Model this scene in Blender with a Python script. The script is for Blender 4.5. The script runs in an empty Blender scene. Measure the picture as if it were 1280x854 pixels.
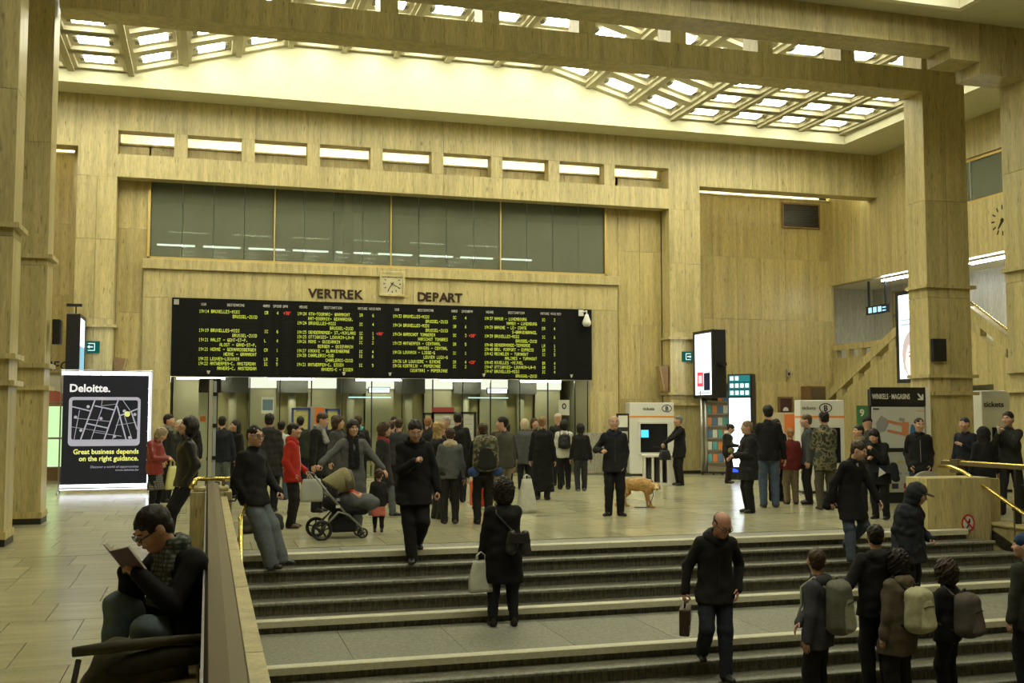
import bpy, math, random
import numpy as np
from mathutils import Vector, Matrix
random.seed(7); np.random.seed(7)
sc = bpy.context.scene
COL = sc.collection
# ------------------------------------------------------------------ camera
cd = bpy.data.cameras.new('camera'); cam = bpy.data.objects.new('camera', cd); COL.objects.link(cam)
cd.sensor_width = 36.0; cd.lens = 1315.0 * 36.0 / 1280.0; cd.clip_start = 0.1; cd.clip_end = 200
cam.location = (0, 0, 1.83)
cam.rotation_euler = (math.radians(90 + 3.9), 0, math.radians(-16.1))
sc.camera = cam
# ------------------------------------------------------------------ world, exposure
w = bpy.data.worlds.new('world'); sc.world = w; w.use_nodes = True
w.node_tree.nodes['Background'].inputs[0].default_value = (0.9, 0.88, 0.7, 1)
w.node_tree.nodes['Background'].inputs[1].default_value = 0.02
sc.view_settings.view_transform = 'Standard'; sc.view_settings.look = 'None'
sc.view_settings.gamma = 1.0; sc.view_settings.use_curve_mapping = False
sc.view_settings.exposure = 0.15
sc.cycles.use_denoising = True
sc.cycles.max_bounces = 7; sc.cycles.diffuse_bounces = 4; sc.cycles.glossy_bounces = 3
sc.cycles.transmission_bounces = 4; sc.cycles.transparent_max_bounces = 8
sc.cycles.sample_clamp_indirect = 4.0; sc.cycles.caustics_reflective = False; sc.cycles.caustics_refractive = False
LAMP = 22.0
COVE = 5.0
# ------------------------------------------------------------------ materials
MATS = {}
def nodes_of(name):
    m = bpy.data.materials.new(name); m.use_nodes = True
    nt = m.node_tree; return m, nt, nt.nodes['Principled BSDF']
def mat(name, col, rough=0.6, metal=0.0, noise=0.0, nscale=40.0, bump=0.0, spec=0.5, emis=None, es=0.0, coat=0.0):
    if name in MATS: return MATS[name]
    m, nt, b = nodes_of(name)
    b.inputs['Base Color'].default_value = (*col, 1); b.inputs['Roughness'].default_value = rough
    b.inputs['Metallic'].default_value = metal; b.inputs['Specular IOR Level'].default_value = spec
    b.inputs['Coat Weight'].default_value = coat
    if emis:
        b.inputs['Emission Color'].default_value = (*emis, 1); b.inputs['Emission Strength'].default_value = es
    if noise or bump:
        tc = nt.nodes.new('ShaderNodeTexCoord'); n = nt.nodes.new('ShaderNodeTexNoise')
        n.inputs['Scale'].default_value = nscale; n.inputs['Detail'].default_value = 5
        nt.links.new(tc.outputs['Object'], n.inputs['Vector'])
        if noise:
            mr = nt.nodes.new('ShaderNodeMapRange'); mr.inputs[3].default_value = 1 - noise; mr.inputs[4].default_value = 1 + noise
            mr.inputs[1].default_value = .25; mr.inputs[2].default_value = .75
            nt.links.new(n.outputs['Fac'], mr.inputs[0])
            mx = nt.nodes.new('ShaderNodeMix'); mx.data_type = 'RGBA'; mx.blend_type = 'MULTIPLY'; mx.inputs[0].default_value = 1
            mx.inputs[6].default_value = (*col, 1); nt.links.new(mr.outputs[0], mx.inputs[7])
            nt.links.new(mx.outputs[2], b.inputs['Base Color'])
        if bump:
            bp = nt.nodes.new('ShaderNodeBump'); bp.inputs['Strength'].default_value = bump; bp.inputs['Distance'].default_value = .01
            nt.links.new(n.outputs['Fac'], bp.inputs['Height']); nt.links.new(bp.outputs[0], b.inputs['Normal'])
    MATS[name] = m; return m
def emit(name, col, s):
    if name in MATS: return MATS[name]
    m = bpy.data.materials.new(name); m.use_nodes = True; nt = m.node_tree
    nt.nodes.remove(nt.nodes['Principled BSDF'])
    e = nt.nodes.new('ShaderNodeEmission'); e.inputs[0].default_value = (*col, 1); e.inputs[1].default_value = s
    nt.links.new(e.outputs[0], nt.nodes['Material Output'].inputs[0]); MATS[name] = m; return m
def stone(name, col, streak=(7, 7, .35), amt=.2, fine=.16, pores=.5, rough=.35, tint=.06, bump=.0):
    """travertine or granite: world-space streaks, pores and a slight tint per slab"""
    m, nt, b = nodes_of(name); N = nt.nodes.new; L = nt.links.new
    g = N('ShaderNodeNewGeometry'); oi = N('ShaderNodeObjectInfo')
    def noise(scale, det=4, off=False):
        mp = N('ShaderNodeMapping'); mp.inputs['Scale'].default_value = scale
        L(g.outputs['Position'], mp.inputs['Vector'])
        if off:
            cb = N('ShaderNodeCombineXYZ'); mu = N('ShaderNodeMath'); mu.operation = 'MULTIPLY'; mu.inputs[1].default_value = 37.0
            L(oi.outputs['Random'], mu.inputs[0]); L(mu.outputs[0], cb.inputs[0]); L(mu.outputs[0], cb.inputs[1]); L(mu.outputs[0], cb.inputs[2])
            L(cb.outputs[0], mp.inputs['Location'])
        n = N('ShaderNodeTexNoise'); n.inputs['Scale'].default_value = 1; n.inputs['Detail'].default_value = det
        L(mp.outputs[0], n.inputs['Vector']); return n.outputs['Fac']
    def rng(s, lo, hi, a=.3, c=.7):
        r = N('ShaderNodeMapRange'); r.inputs[1].default_value = a; r.inputs[2].default_value = c
        r.inputs[3].default_value = lo; r.inputs[4].default_value = hi; L(s, r.inputs[0]); return r.outputs[0]
    def mul(a, c):
        q = N('ShaderNodeMath'); q.operation = 'MULTIPLY'; L(a, q.inputs[0]); L(c, q.inputs[1]); return q.outputs[0]
    v = mul(rng(noise(streak, 5, True), 1 - amt, 1 + amt), rng(noise((45, 45, 5), 3), 1 - fine, 1 + fine))
    v = mul(v, rng(oi.outputs['Random'], 1 - tint, 1 + tint, 0, 1))
    v = mul(v, rng(noise((26, 26, 3.5), 2, True), 1 - pores, 1.0, .27, .36))
    mx = N('ShaderNodeMix'); mx.data_type = 'RGBA'; mx.blend_type = 'MULTIPLY'; mx.inputs[0].default_value = 1
    mx.inputs[6].default_value = (*col, 1); L(v, mx.inputs[7]); L(mx.outputs[2], b.inputs['Base Color'])
    b.inputs['Roughness'].default_value = rough; b.inputs['Specular IOR Level'].default_value = .4
    MATS[name] = m; return m
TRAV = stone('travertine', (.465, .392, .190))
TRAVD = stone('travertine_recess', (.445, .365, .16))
TILE = stone('floor_travertine', (.40, .38, .24), streak=(1.2, 6, 6), amt=.14, fine=.08, pores=.18, rough=.2, tint=.1)
GRAN = stone('grey_granite', (.135, .13, .10), streak=(30, 30, 30), amt=.3, fine=.45, pores=.3, rough=.5, tint=.08)
GRANB = stone('border_granite', (.24, .24, .195), streak=(30, 30, 30), amt=.2, fine=.3, pores=.2, rough=.45, tint=.06)
GRANL = stone('landing_granite', (.19, .19, .15), streak=(20, 20, 20), amt=.2, fine=.35, pores=.2, rough=.5, tint=.07)
GRANW = stone('counter_granite', (.30, .29, .24), streak=(24, 24, 24), amt=.2, fine=.3, pores=.3, rough=.35, tint=.05)
NOSE = mat('white_nosing', (.56, .54, .40), .5, noise=.12, nscale=30)
PLAS = mat('cream_plaster', (.64, .62, .43), .8, noise=.04, nscale=3)
RIBM = mat('coffer_plaster', (.66, .62, .44), .75)
RIBD = mat('coffer_rib', (.50, .46, .30), .75)
PLASW = mat('white_plaster', (.82, .78, .6), .85)
GREYP = stone('grey_stair_plaster', (.60, .59, .49), streak=(6, 6, .3), amt=.12, pores=.2)
BRASS = mat('polished_brass', (.78, .60, .18), .25, 1.0)
BRONZE = mat('bronze_rail', (.13, .10, .045), .55, .0, spec=.25)
BRFRAME = mat('brass_frame', (.60, .45, .16), .4, .6)
STEEL = mat('brushed_steel', (.55, .55, .52), .35, .9)
DARKM = mat('dark_metal', (.03, .03, .03), .45, .5)
BLACK = mat('black_plastic', (.012, .012, .014), .35)
WHITE = mat('white_enamel', (.72, .71, .65), .35)
WOOD = mat('brown_wood', (.20, .12, .05), .5, noise=.2, nscale=12)
BRLET = mat('bronze_letters', (.035, .02, .012), .6, spec=.2)
PLINTH = mat('black_plinth', (.02, .018, .015), .4)
def glass(name, tint, refl=.12, haze=0.0, hcol=(.3, .33, .25)):
    m = bpy.data.materials.new(name); m.use_nodes = True; nt = m.node_tree; nt.nodes.remove(nt.nodes['Principled BSDF'])
    t = nt.nodes.new('ShaderNodeBsdfTransparent'); t.inputs[0].default_value = (*tint, 1)
    g = nt.nodes.new('ShaderNodeBsdfGlossy'); g.inputs[0].default_value = (.9, .95, .95, 1); g.inputs[1].default_value = .02
    lw = nt.nodes.new('ShaderNodeLayerWeight'); lw.inputs[0].default_value = refl
    mx = nt.nodes.new('ShaderNodeMixShader'); nt.links.new(lw.outputs['Fresnel'], mx.inputs[0])
    nt.links.new(t.outputs[0], mx.inputs[1]); nt.links.new(g.outputs[0], mx.inputs[2])
    out = mx.outputs[0]
    if haze:   # diffuse veil lightens the pane, painted in for reflections and haze
        d = nt.nodes.new('ShaderNodeBsdfDiffuse'); d.inputs[0].default_value = (*hcol, 1); m2 = nt.nodes.new('ShaderNodeMixShader'); m2.inputs[0].default_value = haze
        nt.links.new(out, m2.inputs[1]); nt.links.new(d.outputs[0], m2.inputs[2]); out = m2.outputs[0]
    nt.links.new(out, nt.nodes['Material Output'].inputs[0]); MATS[name] = m; return m
GLASS = glass('window_glass', (.92, .95, .90), .12)
GLASSU = glass('upper_window_glass', (.75, .80, .74), .26, .5, (.25, .27, .20))
# ------------------------------------------------------------------ mesh helpers
class MB:
    def __init__(s): s.v = []; s.f = []
    def add(s, vs, fs):
        o = len(s.v); s.v += [tuple(p) for p in vs]; s.f += [tuple(i + o for i in f) for f in fs]; return s
    def box(s, x0, x1, y0, y1, z0, z1):
        return s.add([(x0, y0, z0), (x1, y0, z0), (x1, y1, z0), (x0, y1, z0), (x0, y0, z1), (x1, y0, z1), (x1, y1, z1), (x0, y1, z1)],
                     [(0, 3, 2, 1), (4, 5, 6, 7), (0, 1, 5, 4), (1, 2, 6, 5), (2, 3, 7, 6), (3, 0, 4, 7)])
    def prism(s, poly, axis, a, b):
        """poly of 2-D points extruded along axis x, y or z from a to b"""
        n = len(poly)
        def P(p, t): return {'x': (t, p[0], p[1]), 'y': (p[0], t, p[1]), 'z': (p[0], p[1], t)}[axis]
        vs = [P(p, a) for p in poly] + [P(p, b) for p in poly]
        fs = [tuple(range(n))[::-1], tuple(range(n, 2 * n))] + [(i, (i + 1) % n, n + (i + 1) % n, n + i) for i in range(n)]
        return s.add(vs, fs)
    def tube(s, path, r, sides=8, cap=True):
        path = [Vector(p) for p in path]; n = len(path)
        rs = r if isinstance(r, (list, tuple)) else [r] * n
        ref = None; vs = []; fs = []
        for i, p in enumerate(path):
            d = (path[min(i + 1, n - 1)] - path[max(i - 1, 0)]).normalized()
            if ref is None: ref = Vector((0, 0, 1)) if abs(d.z) < .9 else Vector((1, 0, 0))
            a = d.cross(ref).normalized(); ref = a.cross(d).normalized(); c = ref
            for k in range(sides):
                t = 2 * math.pi * k / sides; vs.append(p + (a * math.cos(t) + c * math.sin(t)) * rs[i])
        for i in range(n - 1):
            for k in range(sides):
                k2 = (k + 1) % sides; fs.append((i * sides + k, i * sides + k2, (i + 1) * sides + k2, (i + 1) * sides + k))
        if cap: fs += [tuple(range(sides))[::-1], tuple(range((n - 1) * sides, n * sides))]
        return s.add(vs, fs)
    def ell(s, c, r, rings=6, seg=10, rot=None):
        vs = []; fs = []; c = Vector(c)
        for i in range(rings + 1):
            ph = math.pi * i / rings
            for k in range(seg):
                th = 2 * math.pi * k / seg
                p = Vector((r[0] * math.sin(ph) * math.cos(th), r[1] * math.sin(ph) * math.sin(th), r[2] * math.cos(ph)))
                if rot: p = rot @ p
                vs.append(c + p)
        for i in range(rings):
            for k in range(seg):
                k2 = (k + 1) % seg; fs.append((i * seg + k, (i + 1) * seg + k, (i + 1) * seg + k2, i * seg + k2))
        return s.add(vs, fs)
    def lathe(s, prof, c=(0, 0, 0), seg=16):
        vs = [(c[0] + r * math.cos(2 * math.pi * k / seg), c[1] + r * math.sin(2 * math.pi * k / seg), c[2] + z) for r, z in prof for k in range(seg)]
        fs = [(i * seg + k, i * seg + (k + 1) % seg, (i + 1) * seg + (k + 1) % seg, (i + 1) * seg + k) for i in range(len(prof) - 1) for k in range(seg)]
        fs += [tuple(range(seg))[::-1], tuple(range((len(prof) - 1) * seg, len(prof) * seg))]
        return s.add(vs, fs)
    def mesh(s, name, m, smooth=False):
        me = bpy.data.meshes.new(name); me.from_pydata(s.v, [], s.f); me.materials.append(m)
        if smooth: me.polygons.foreach_set('use_smooth', [True] * len(me.polygons))
        me.update(); return me
    def build(s, name, m, parent=None, smooth=False, bevel=0.0):
        o = bpy.data.objects.new(name, s.mesh(name, m, smooth)); COL.objects.link(o); o.parent = parent
        if bevel:
            b = o.modifiers.new('bevel', 'BEVEL'); b.width = bevel; b.segments = 2; b.limit_method = 'ANGLE'
        return o
def box(name, x0, x1, y0, y1, z0, z1, m, parent=None, bevel=0.0): return MB().box(x0, x1, y0, y1, z0, z1).build(name, m, parent, bevel=bevel)
def tag(o, label=None, cat=None, group=None, kind=None):
    for k, v in (('label', label), ('category', cat), ('group', group), ('kind', kind)):
        if v: o[k] = v
    return o
def empty(name, loc=(0, 0, 0), rz=0.0):
    o = bpy.data.objects.new(name, None); o.empty_display_size = .1; COL.objects.link(o)
    o.location = loc; o.rotation_euler = (0, 0, math.radians(rz)); return o
def thing(name, label, cat, loc=(0, 0, 0), rz=0.0, group=None): return tag(empty(name, loc, rz), label, cat, group)
def struct(name, label=None, cat=None): return tag(empty(name), label, cat, kind='structure')
_slabs = {}
def piece(name, dims, c, m, parent):
    """one cheap block, its mesh shared by all blocks of its size"""
    key = (name, m.name, tuple(round(d, 3) for d in dims))
    if key not in _slabs:
        x, y, z = (d / 2 for d in dims); _slabs[key] = MB().box(-x, x, -y, y, -z, z).mesh(name, m)
    o = bpy.data.objects.new(name, _slabs[key]); COL.objects.link(o); o.parent = parent; o.location = c; return o
def slabs(parent, face, at, u0, u1, z0, z1, nu, nz, m=None, t=.03, gap=.007, name='slab'):
    """covers a wall rectangle with stone slabs; face '-y', '-x' or '+x' says where it looks"""
    m = m or TRAV; du = (u1 - u0) / nu; dz = (z1 - z0) / nz
    for i in range(nu):
        for j in range(nz):
            u = u0 + (i + .5) * du; z = z0 + (j + .5) * dz; tt = t + random.choice((0, 0, .002))
            if face == '-y': piece(name, (du - gap, tt, dz - gap), (u, at - tt / 2, z), m, parent)
            elif face == '-x': piece(name, (tt, du - gap, dz - gap), (at - tt / 2, u, z), m, parent)
            else: piece(name, (tt, du - gap, dz - gap), (at + tt / 2, u, z), m, parent)
def text(name, body, size, m, parent, loc, rot=(90, 0, 0), align='LEFT', extrude=.003, bold=0.0, sx=1.0, shear=0.0):
    c = bpy.data.curves.new(name, 'FONT'); c.body = body; c.size = size; c.align_x = align; c.extrude = extrude; c.offset = bold; c.shear = shear
    c.resolution_u = 3; c.materials.append(m)
    o = bpy.data.objects.new(name, c); COL.objects.link(o); o.parent = parent; o.location = loc
    o.rotation_euler = tuple(math.radians(a) for a in rot); o.scale = (sx, 1, 1); return o
# ================================================================== THE HALL
XL, XR, ZC = -9.86, 20.9, 10.25
# ---------------- floor
fl = struct('floor', 'travertine tiled floor of the station hall', 'floor')
MB().box(XL, XR + 2.6, 14.62, 33.5, -.2, -.03).box(XL, 0, -6, 14.62, -.2, -.03).box(12.3, XR + 2.6, -6, 14.62, -.2, -.03).build('floor_base', PLINTH, fl)
tw, td = .61, .92
cells = []
def fill(x0, x1, y0, y1):
    ny = max(1, round((y1 - y0) / td)); dy = (y1 - y0) / ny
    for j in range(ny):
        off = random.random() * tw; x = x0 - off
        while x < x1 - .03:
            a, b = max(x, x0), min(x + tw, x1)
            if b - a > .05: cells.append((a, b, y0 + j * dy, y0 + (j + 1) * dy))
            x += tw
fill(XL, 0.0, 3.0, 14.7); fill(XL, 15.8, 14.72, 29.7)
rest = MB()
def tscore(c):
    x, y = (c[0] + c[1]) / 2, (c[2] + c[3]) / 2
    vis = -0.27 * y < x < .86 * y
    return (0 if vis else 100) + y
cells.sort(key=tscore)
for i, (a, b, c, d) in enumerate(cells):
    if i < 290: piece('tile', (b - a - .007, d - c - .007, .03), ((a + b) / 2, (c + d) / 2, -.015 + random.uniform(-.0008, .0008)), TILE, fl)
    else: rest.box(a + .003, b - .003, c + .003, d - .003, -.03, 0)
tag(rest.build('distant_tile_field', TILE, fl), kind='stuff')
box('floor_field', 15.8, XR + 2.6, 14.62, 33.5, -.03, 0, TILE, fl); box('floor_field', XL, 15.8, 29.7, 33.5, -.03, 0, TILE, fl)
box('floor_field', 12.6, XR, -6, 14.62, -.03, 0, TILE, fl); box('floor_field', XL, 0, -6, 3.0, -.03, 0, TILE, fl)
for i in range(8):
    x0 = .35 + i * 1.41; piece('border_slab', (1.40, .52, .03), (x0 + .705, 14.40, -.015), GRANB, fl)
# ---------------- stairs
st = struct('floor_stairs', 'wide dark granite stairs with white nosings leading down', 'stairs')
Y0, TR, RI = 14.12, .33, .15
xr = [11.55, 11.78, 11.98, 12.16, 12.18]
def step(k, y, z, x1, white):
    x0 = .30
    MB().prism([(y - .02, z - .03), (y - .02, z - .008), (y, z - .005), (y + TR + .05, z - .005), (y + TR + .05, z - RI - .06), (y + .025, z - RI - .06), (y + .025, z - .035)], 'x', x0, x1).build('step', GRAN, st)
    if white: MB().prism([(y - .03, z - .075), (y - .03, z - .004), (y - .012, z + .006), (y + .10, z + .006), (y + .10, z - .03)], 'x', x0, x1).build('nosing_strip', NOSE, st)
    else: MB().prism([(y - .024, z - .03), (y - .024, z - .004), (y - .01, z + .004), (y + .05, z + .004), (y + .05, z - .03)], 'x', x0, x1).build('nosing_edge', GRANL, st)
for k in range(5): step(k, Y0 - TR * k, -RI * k, xr[k], k in (0, 4))
YL = 11.12
for i in range(10):
    x0 = .30 + i * 1.23; piece('landing_slab', (1.224, 12.8 - YL - .06, .05), (x0 + .61, (12.8 + YL + .06) / 2, -.775), GRANL, st)
for k in range(12): step(k, YL - TR * k, -.75 - RI * k, 12.6, k == 0)
box('lower_floor', -.5, 13, -6, YL - 12 * TR + .4, -2.7, -2.55, GRANL, st)
box('stair_core', .3, 12.3, 11.0, 14.1, -2.6, -.92, PLINTH, st)
# ---------------- left parapet with its rails
pl = struct('wall_left_parapet', 'low travertine parapet at the left of the stairs', 'parapet')
MB().box(.02, .25, 1.2, 14.35, -2.6, .70).build('parapet_core', TRAV, pl)
slabs(pl, '-x', .02, 1.2, 14.3, 0, .68, 11, 1)
for i in range(7): piece('coping_slab', (.27, 1.86, .06), (.13, 2.2 + i * 1.87, .715), TRAV, pl)
box('end_pier', -.20, .33, 14.45, 14.98, 0, .80, TRAV, pl, .01)
box('pier_cap', -.16, .29, 14.5, 14.93, .80, .86, TRAV, pl, .02)
box('stone_ledge', -.42, -.02, 2.5, 7.55, 0, .36, TRAV, pl, .015)
# ---------------- right parapet
pr = struct('wall_right_parapet', 'low travertine pier and wall at the right of the stairs', 'parapet')
box('pier', 10.95, 12.15, 14.28, 14.8, -1.0, .80, TRAV, pr, .01)
box('pier_post', 12.25, 12.75, 14.75, 15.15, -.05, .74, TRAVD, pr, .01)
MB().box(12.2, 12.62, -2, 14.5, -2.6, .02).build('low_wall', TRAV, pr)
box('low_wall_coping', 12.17, 12.66, -2, 14.5, .02, .06, TRAV, pr, .01)
MB().prism([(14.3, -.05), (14.3, -.22), (12.6, -1.0), (12.6, -.72)], 'x', 12.17, 12.205).build('stair_skirting', PLINTH, pr)
# ---------------- back frame (C) : columns, pierced beam
fc = struct('wall_back_frame', 'travertine portal frame with nine square openings', 'wall')
YC = 29.3
opX = [(-2.42 + 1.7644 * i, -2.42 + 1.7644 * i + 1.42) for i in range(9)]; opX[-1] = (opX[-1][0], 13.46)
def column(par, x0, x1, yf, yb, z1, rings, inner, hseg=(2.25, 4.3, 6.4)):
    box('column_core', x0 + .03, x1 - .03, yf + .03, yb, 0, z1, TRAV, par)
    zs = [.14] + [z for z in hseg if z < z1] + [z1]
    for a, b in zip(zs[:-1], zs[1:]):
        slabs(par, '-y', yf + .03, x0, x1, a, b, 2 if x1 - x0 > .9 else 1, 1)
        if inner in ('+x', 'both'): slabs(par, '+x', x1 - .03, yf, yb, a, b, 1, 1)
        if inner in ('-x', 'both'): slabs(par, '-x', x0 + .03, yf, yb, a, b, 1, 1)
    box('plinth', x0 - .02, x1 + .02, yf - .02, yb, 0, .10, PLINTH, par)
    box('plinth_course', x0 - .03, x1 + .03, yf - .03, yb, .10, .20, TRAVD, par)
    for z in rings: box('ledge', x0 - .09, x1 + .09, yf - .09, yb, z - .035, z + .035, TRAV, par)
column(fc, -3.40, -2.42, YC, 29.86, 8.08, (4.11, 2.42, 2.1), 'both')
column(fc, 13.46, 14.50, YC, 29.86, 8.08, (4.11, 2.42, 2.1), 'both')
box('column_head', -3.40, -2.42, YC, 29.86, 8.08, ZC, TRAV, fc); box('column_head', 13.46, 14.5, YC, 29.86, 8.08, ZC, TRAV, fc)
box('lower_beam', -2.42, 13.46, YC + .03, 29.72, 8.08, 8.70, TRAV, fc); slabs(fc, '-y', YC + .03, -2.42, 13.46, 8.08, 8.70, 18, 1)
for (a, b), (c, d) in zip(opX[:-1], opX[1:]): box('post', b, c, YC, 29.72, 8.70, 9.33, TRAV, fc)
box('header', -2.42, 13.46, YC + .03, 29.72, 9.33, ZC, TRAV, fc); slabs(fc, '-y', YC + .03, -2.42, 13.46, 9.33, ZC, 18, 1)
box('side_beam', 14.5, XR, YC + .03, 29.86, 8.84, ZC, TRAV, fc); slabs(fc, '-y', YC + .03, 14.5, XR, 8.84, ZC, 7, 1)
box('side_beam', XL, -3.4, YC + .03, 29.86, 8.84, ZC, TRAV, fc); slabs(fc, '-y', YC + .03, XL, -3.4, 8.84, ZC, 7, 1)
# ---------------- board wall and recess behind the frame
wb = struct('wall_back', 'travertine wall carrying the departures board', 'wall')
YW = 29.78
slabs(wb, '-y', 29.83, -1.73, -.98, 0, 4.95, 1, 2); slabs(wb, '-y', 29.83, 11.07, 11.95, 0, 4.95, 1, 2)
slabs(wb, '-y', 29.83, -1.73, 11.95, 4.95, 5.72, 13, 1)
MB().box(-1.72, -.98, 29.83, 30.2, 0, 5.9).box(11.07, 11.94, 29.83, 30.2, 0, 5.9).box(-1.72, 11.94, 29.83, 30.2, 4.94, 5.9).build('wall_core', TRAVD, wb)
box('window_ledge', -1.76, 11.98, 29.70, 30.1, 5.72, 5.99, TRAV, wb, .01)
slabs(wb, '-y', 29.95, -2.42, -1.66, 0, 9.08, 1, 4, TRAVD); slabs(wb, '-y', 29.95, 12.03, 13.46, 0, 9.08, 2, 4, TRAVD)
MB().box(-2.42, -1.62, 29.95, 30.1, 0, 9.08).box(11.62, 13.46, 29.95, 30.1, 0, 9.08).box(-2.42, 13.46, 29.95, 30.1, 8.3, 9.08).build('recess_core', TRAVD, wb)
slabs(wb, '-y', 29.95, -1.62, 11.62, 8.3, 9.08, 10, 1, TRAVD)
box('light_ledge', -2.42, 13.46, 29.86, 30.3, 9.08, 9.13, TRAV, wb)
box('cove_wall', -2.6, 13.7, 31.0, 31.1, 8.6, ZC, PLASW, wb); box('cove_floor', -2.6, 13.7, 30.1, 31.0, 8.6, 8.66, PLASW, wb)
MB().box(-2.7, -2.42, 29.9, 31.1, 8.6, ZC).box(13.46, 13.74, 29.9, 31.1, 8.6, ZC).build('cove_end', PLASW, wb)
for i in range(9):
    x = -2.1 + i * 1.76
    t = thing('cove_lamp', 'fluorescent tube hidden behind a ledge in the square openings', 'lamp', (x, 30.36, 8.95), 0, 'cove tubes behind the nine openings')
    MB().tube([(0, 0, .03), (1.3, 0, .03)], .02, 6).build('tube', emit('cove_tube', (1, .9, .62), COVE * 30), t); box('batten', 0, 1.3, -.03, .03, -.02, .01, WHITE, t)
# side recesses at Y 32.1
for nm, xa, xb in (('wall_back_right', 14.5, XR), ('wall_back_left', XL, -3.4)):
    ws = struct(nm, 'travertine recess wall beside the portal frame', 'wall')
    n = 7
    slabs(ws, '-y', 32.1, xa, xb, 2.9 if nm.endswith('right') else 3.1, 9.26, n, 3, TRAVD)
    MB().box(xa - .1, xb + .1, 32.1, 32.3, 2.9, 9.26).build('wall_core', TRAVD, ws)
    box('light_ledge', xa, xb, 31.98, 32.3, 9.22, 9.27, TRAV, ws)
    box('cove_wall', xa - .1, xb + .1, 32.9, 33.0, 8.9, ZC, PLASW, ws); box('cove_floor', xa, xb, 32.3, 32.9, 8.95, 9.0, PLASW, ws)
    for i in range(4):
        x = xa + .25 + i * (xb - xa) / 4
        t = thing('cove_lamp', 'fluorescent tube hidden above a side recess wall', 'lamp', (x, 32.45, 9.2), 0, 'cove tubes above the side recesses')
        MB().tube([(0, 0, .03), (1.25, 0, .03)], .02, 6).build('tube', emit('cove_tube', (1, .9, .62), COVE * 30), t); box('batten', 0, 1.25, -.03, .03, -.02, .01, WHITE, t)
    for i in range(4):  # unseen fill tubes, added to brighten the side recess walls
        x = xa + .25 + i * (xb - xa) / 4
        t = thing('added_fill_lamp', 'added fill tube hidden behind the side beam to brighten a recess wall', 'lamp', (x, 29.93, 8.98), 0, 'added fill tubes behind the side beams')
        MB().tube([(0, .06, 0), (1.25, .06, 0)], .02, 6).build('tube', emit('added_fill_glow', (1, .95, .6), COVE * 7), t); box('batten', 0, 1.25, -.01, .03, -.04, .04, WHITE, t)
    sx = xa if nm.endswith('right') else xb
    box('side_return', sx - .15, sx + .0 if nm.endswith('right') else sx + .15, 29.86, 33.0, 0, ZC, TRAVD, ws)
wr_ = bpy.data.objects['wall_back_right']
slabs(wr_, '-y', 32.1, 17.9, XR, 0, 2.9, 3, 1, TRAVD); box('wall_core', 17.9, XR, 32.1, 32.3, 0, 2.9, TRAVD, wr_)
PINKW = mat('corridor_wall', (.26, .20, .14), .6)
GREYW = mat('corridor_grey', (.30, .30, .27), .6)
MB().box(14.5, 17.9, 33.0, 33.2, 0, 2.9).build('corridor_back', PINKW, wr_); box('corridor_ceiling', 14.5, 17.9, 32.1, 33.2, 2.86, 2.95, PLASW, wr_)
wl_ = bpy.data.objects['wall_back_left']
# ---------------- upper long window in the back wall
win = struct('window_1', 'long brass framed window above the departures board', 'window')
def yframe(par, x0, x1, z0, z1, y, w_, m, name='window_frame'):
    MB().box(x0, x1, y - .05, y + .05, z0, z0 + w_).box(x0, x1, y - .05, y + .05, z1 - w_, z1).box(x0, x0 + w_, y - .05, y + .05, z0, z1).box(x1 - w_, x1, y - .05, y + .05, z0, z1).build(name, m, par)
yframe(win, -1.66, 11.64, 6.0, 8.36, 29.9, .07, BRFRAME)
npan = 16; pw = (11.56 + 1.58) / npan
for i in range(npan): piece('pane', (pw - .012, .012, 2.2), (-1.58 + (i + .5) * pw, 29.93, 7.18), GLASSU, win)
for i in (4, 8, 12): piece('mullion', (.035, .04, 2.2), (-1.58 + i * pw, 29.90, 7.18), BRFRAME, win)
ROOMG = mat('office_wall', (.30, .33, .26), .8)
ofr = struct('wall_office', 'dim office room behind the upper window', 'room')
box('office_back', -2.4, 13.4, 34.5, 34.6, 5.6, 8.45, ROOMG, ofr); box('office_floor', -2.4, 13.4, 30.1, 34.6, 5.5, 5.6, ROOMG, ofr)
box('office_ceiling', -2.4, 13.4, 30.3, 34.6, 8.44, 8.5, ROOMG, ofr)
MB().box(-2.5, -2.4, 30.1, 34.6, 5.5, 8.45).box(13.4, 13.5, 30.1, 34.6, 5.5, 8.45).build('office_side', ROOMG, ofr)
for i in range(9):
    t = thing('office_lamp', 'fluorescent tube glowing behind the upper window', 'lamp', (-1.45 + i * 1.24, 30.7, 6.5), 0, 'row of tubes behind the upper window')
    MB().box(0, 1.02, -.02, .02, 0, .05).build('tube', emit('office_tube', (.95, 1, .95), 5.0), t); box('reflector', 0, 1.02, -.06, .06, .05, .12, mat('dim_reflector', (.3, .32, .3), .6), t)
for x in (3.7,): box('curtain_post', x, x + .3, 30.5, 30.7, 5.6, 8.4, BLACK, ofr)
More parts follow.
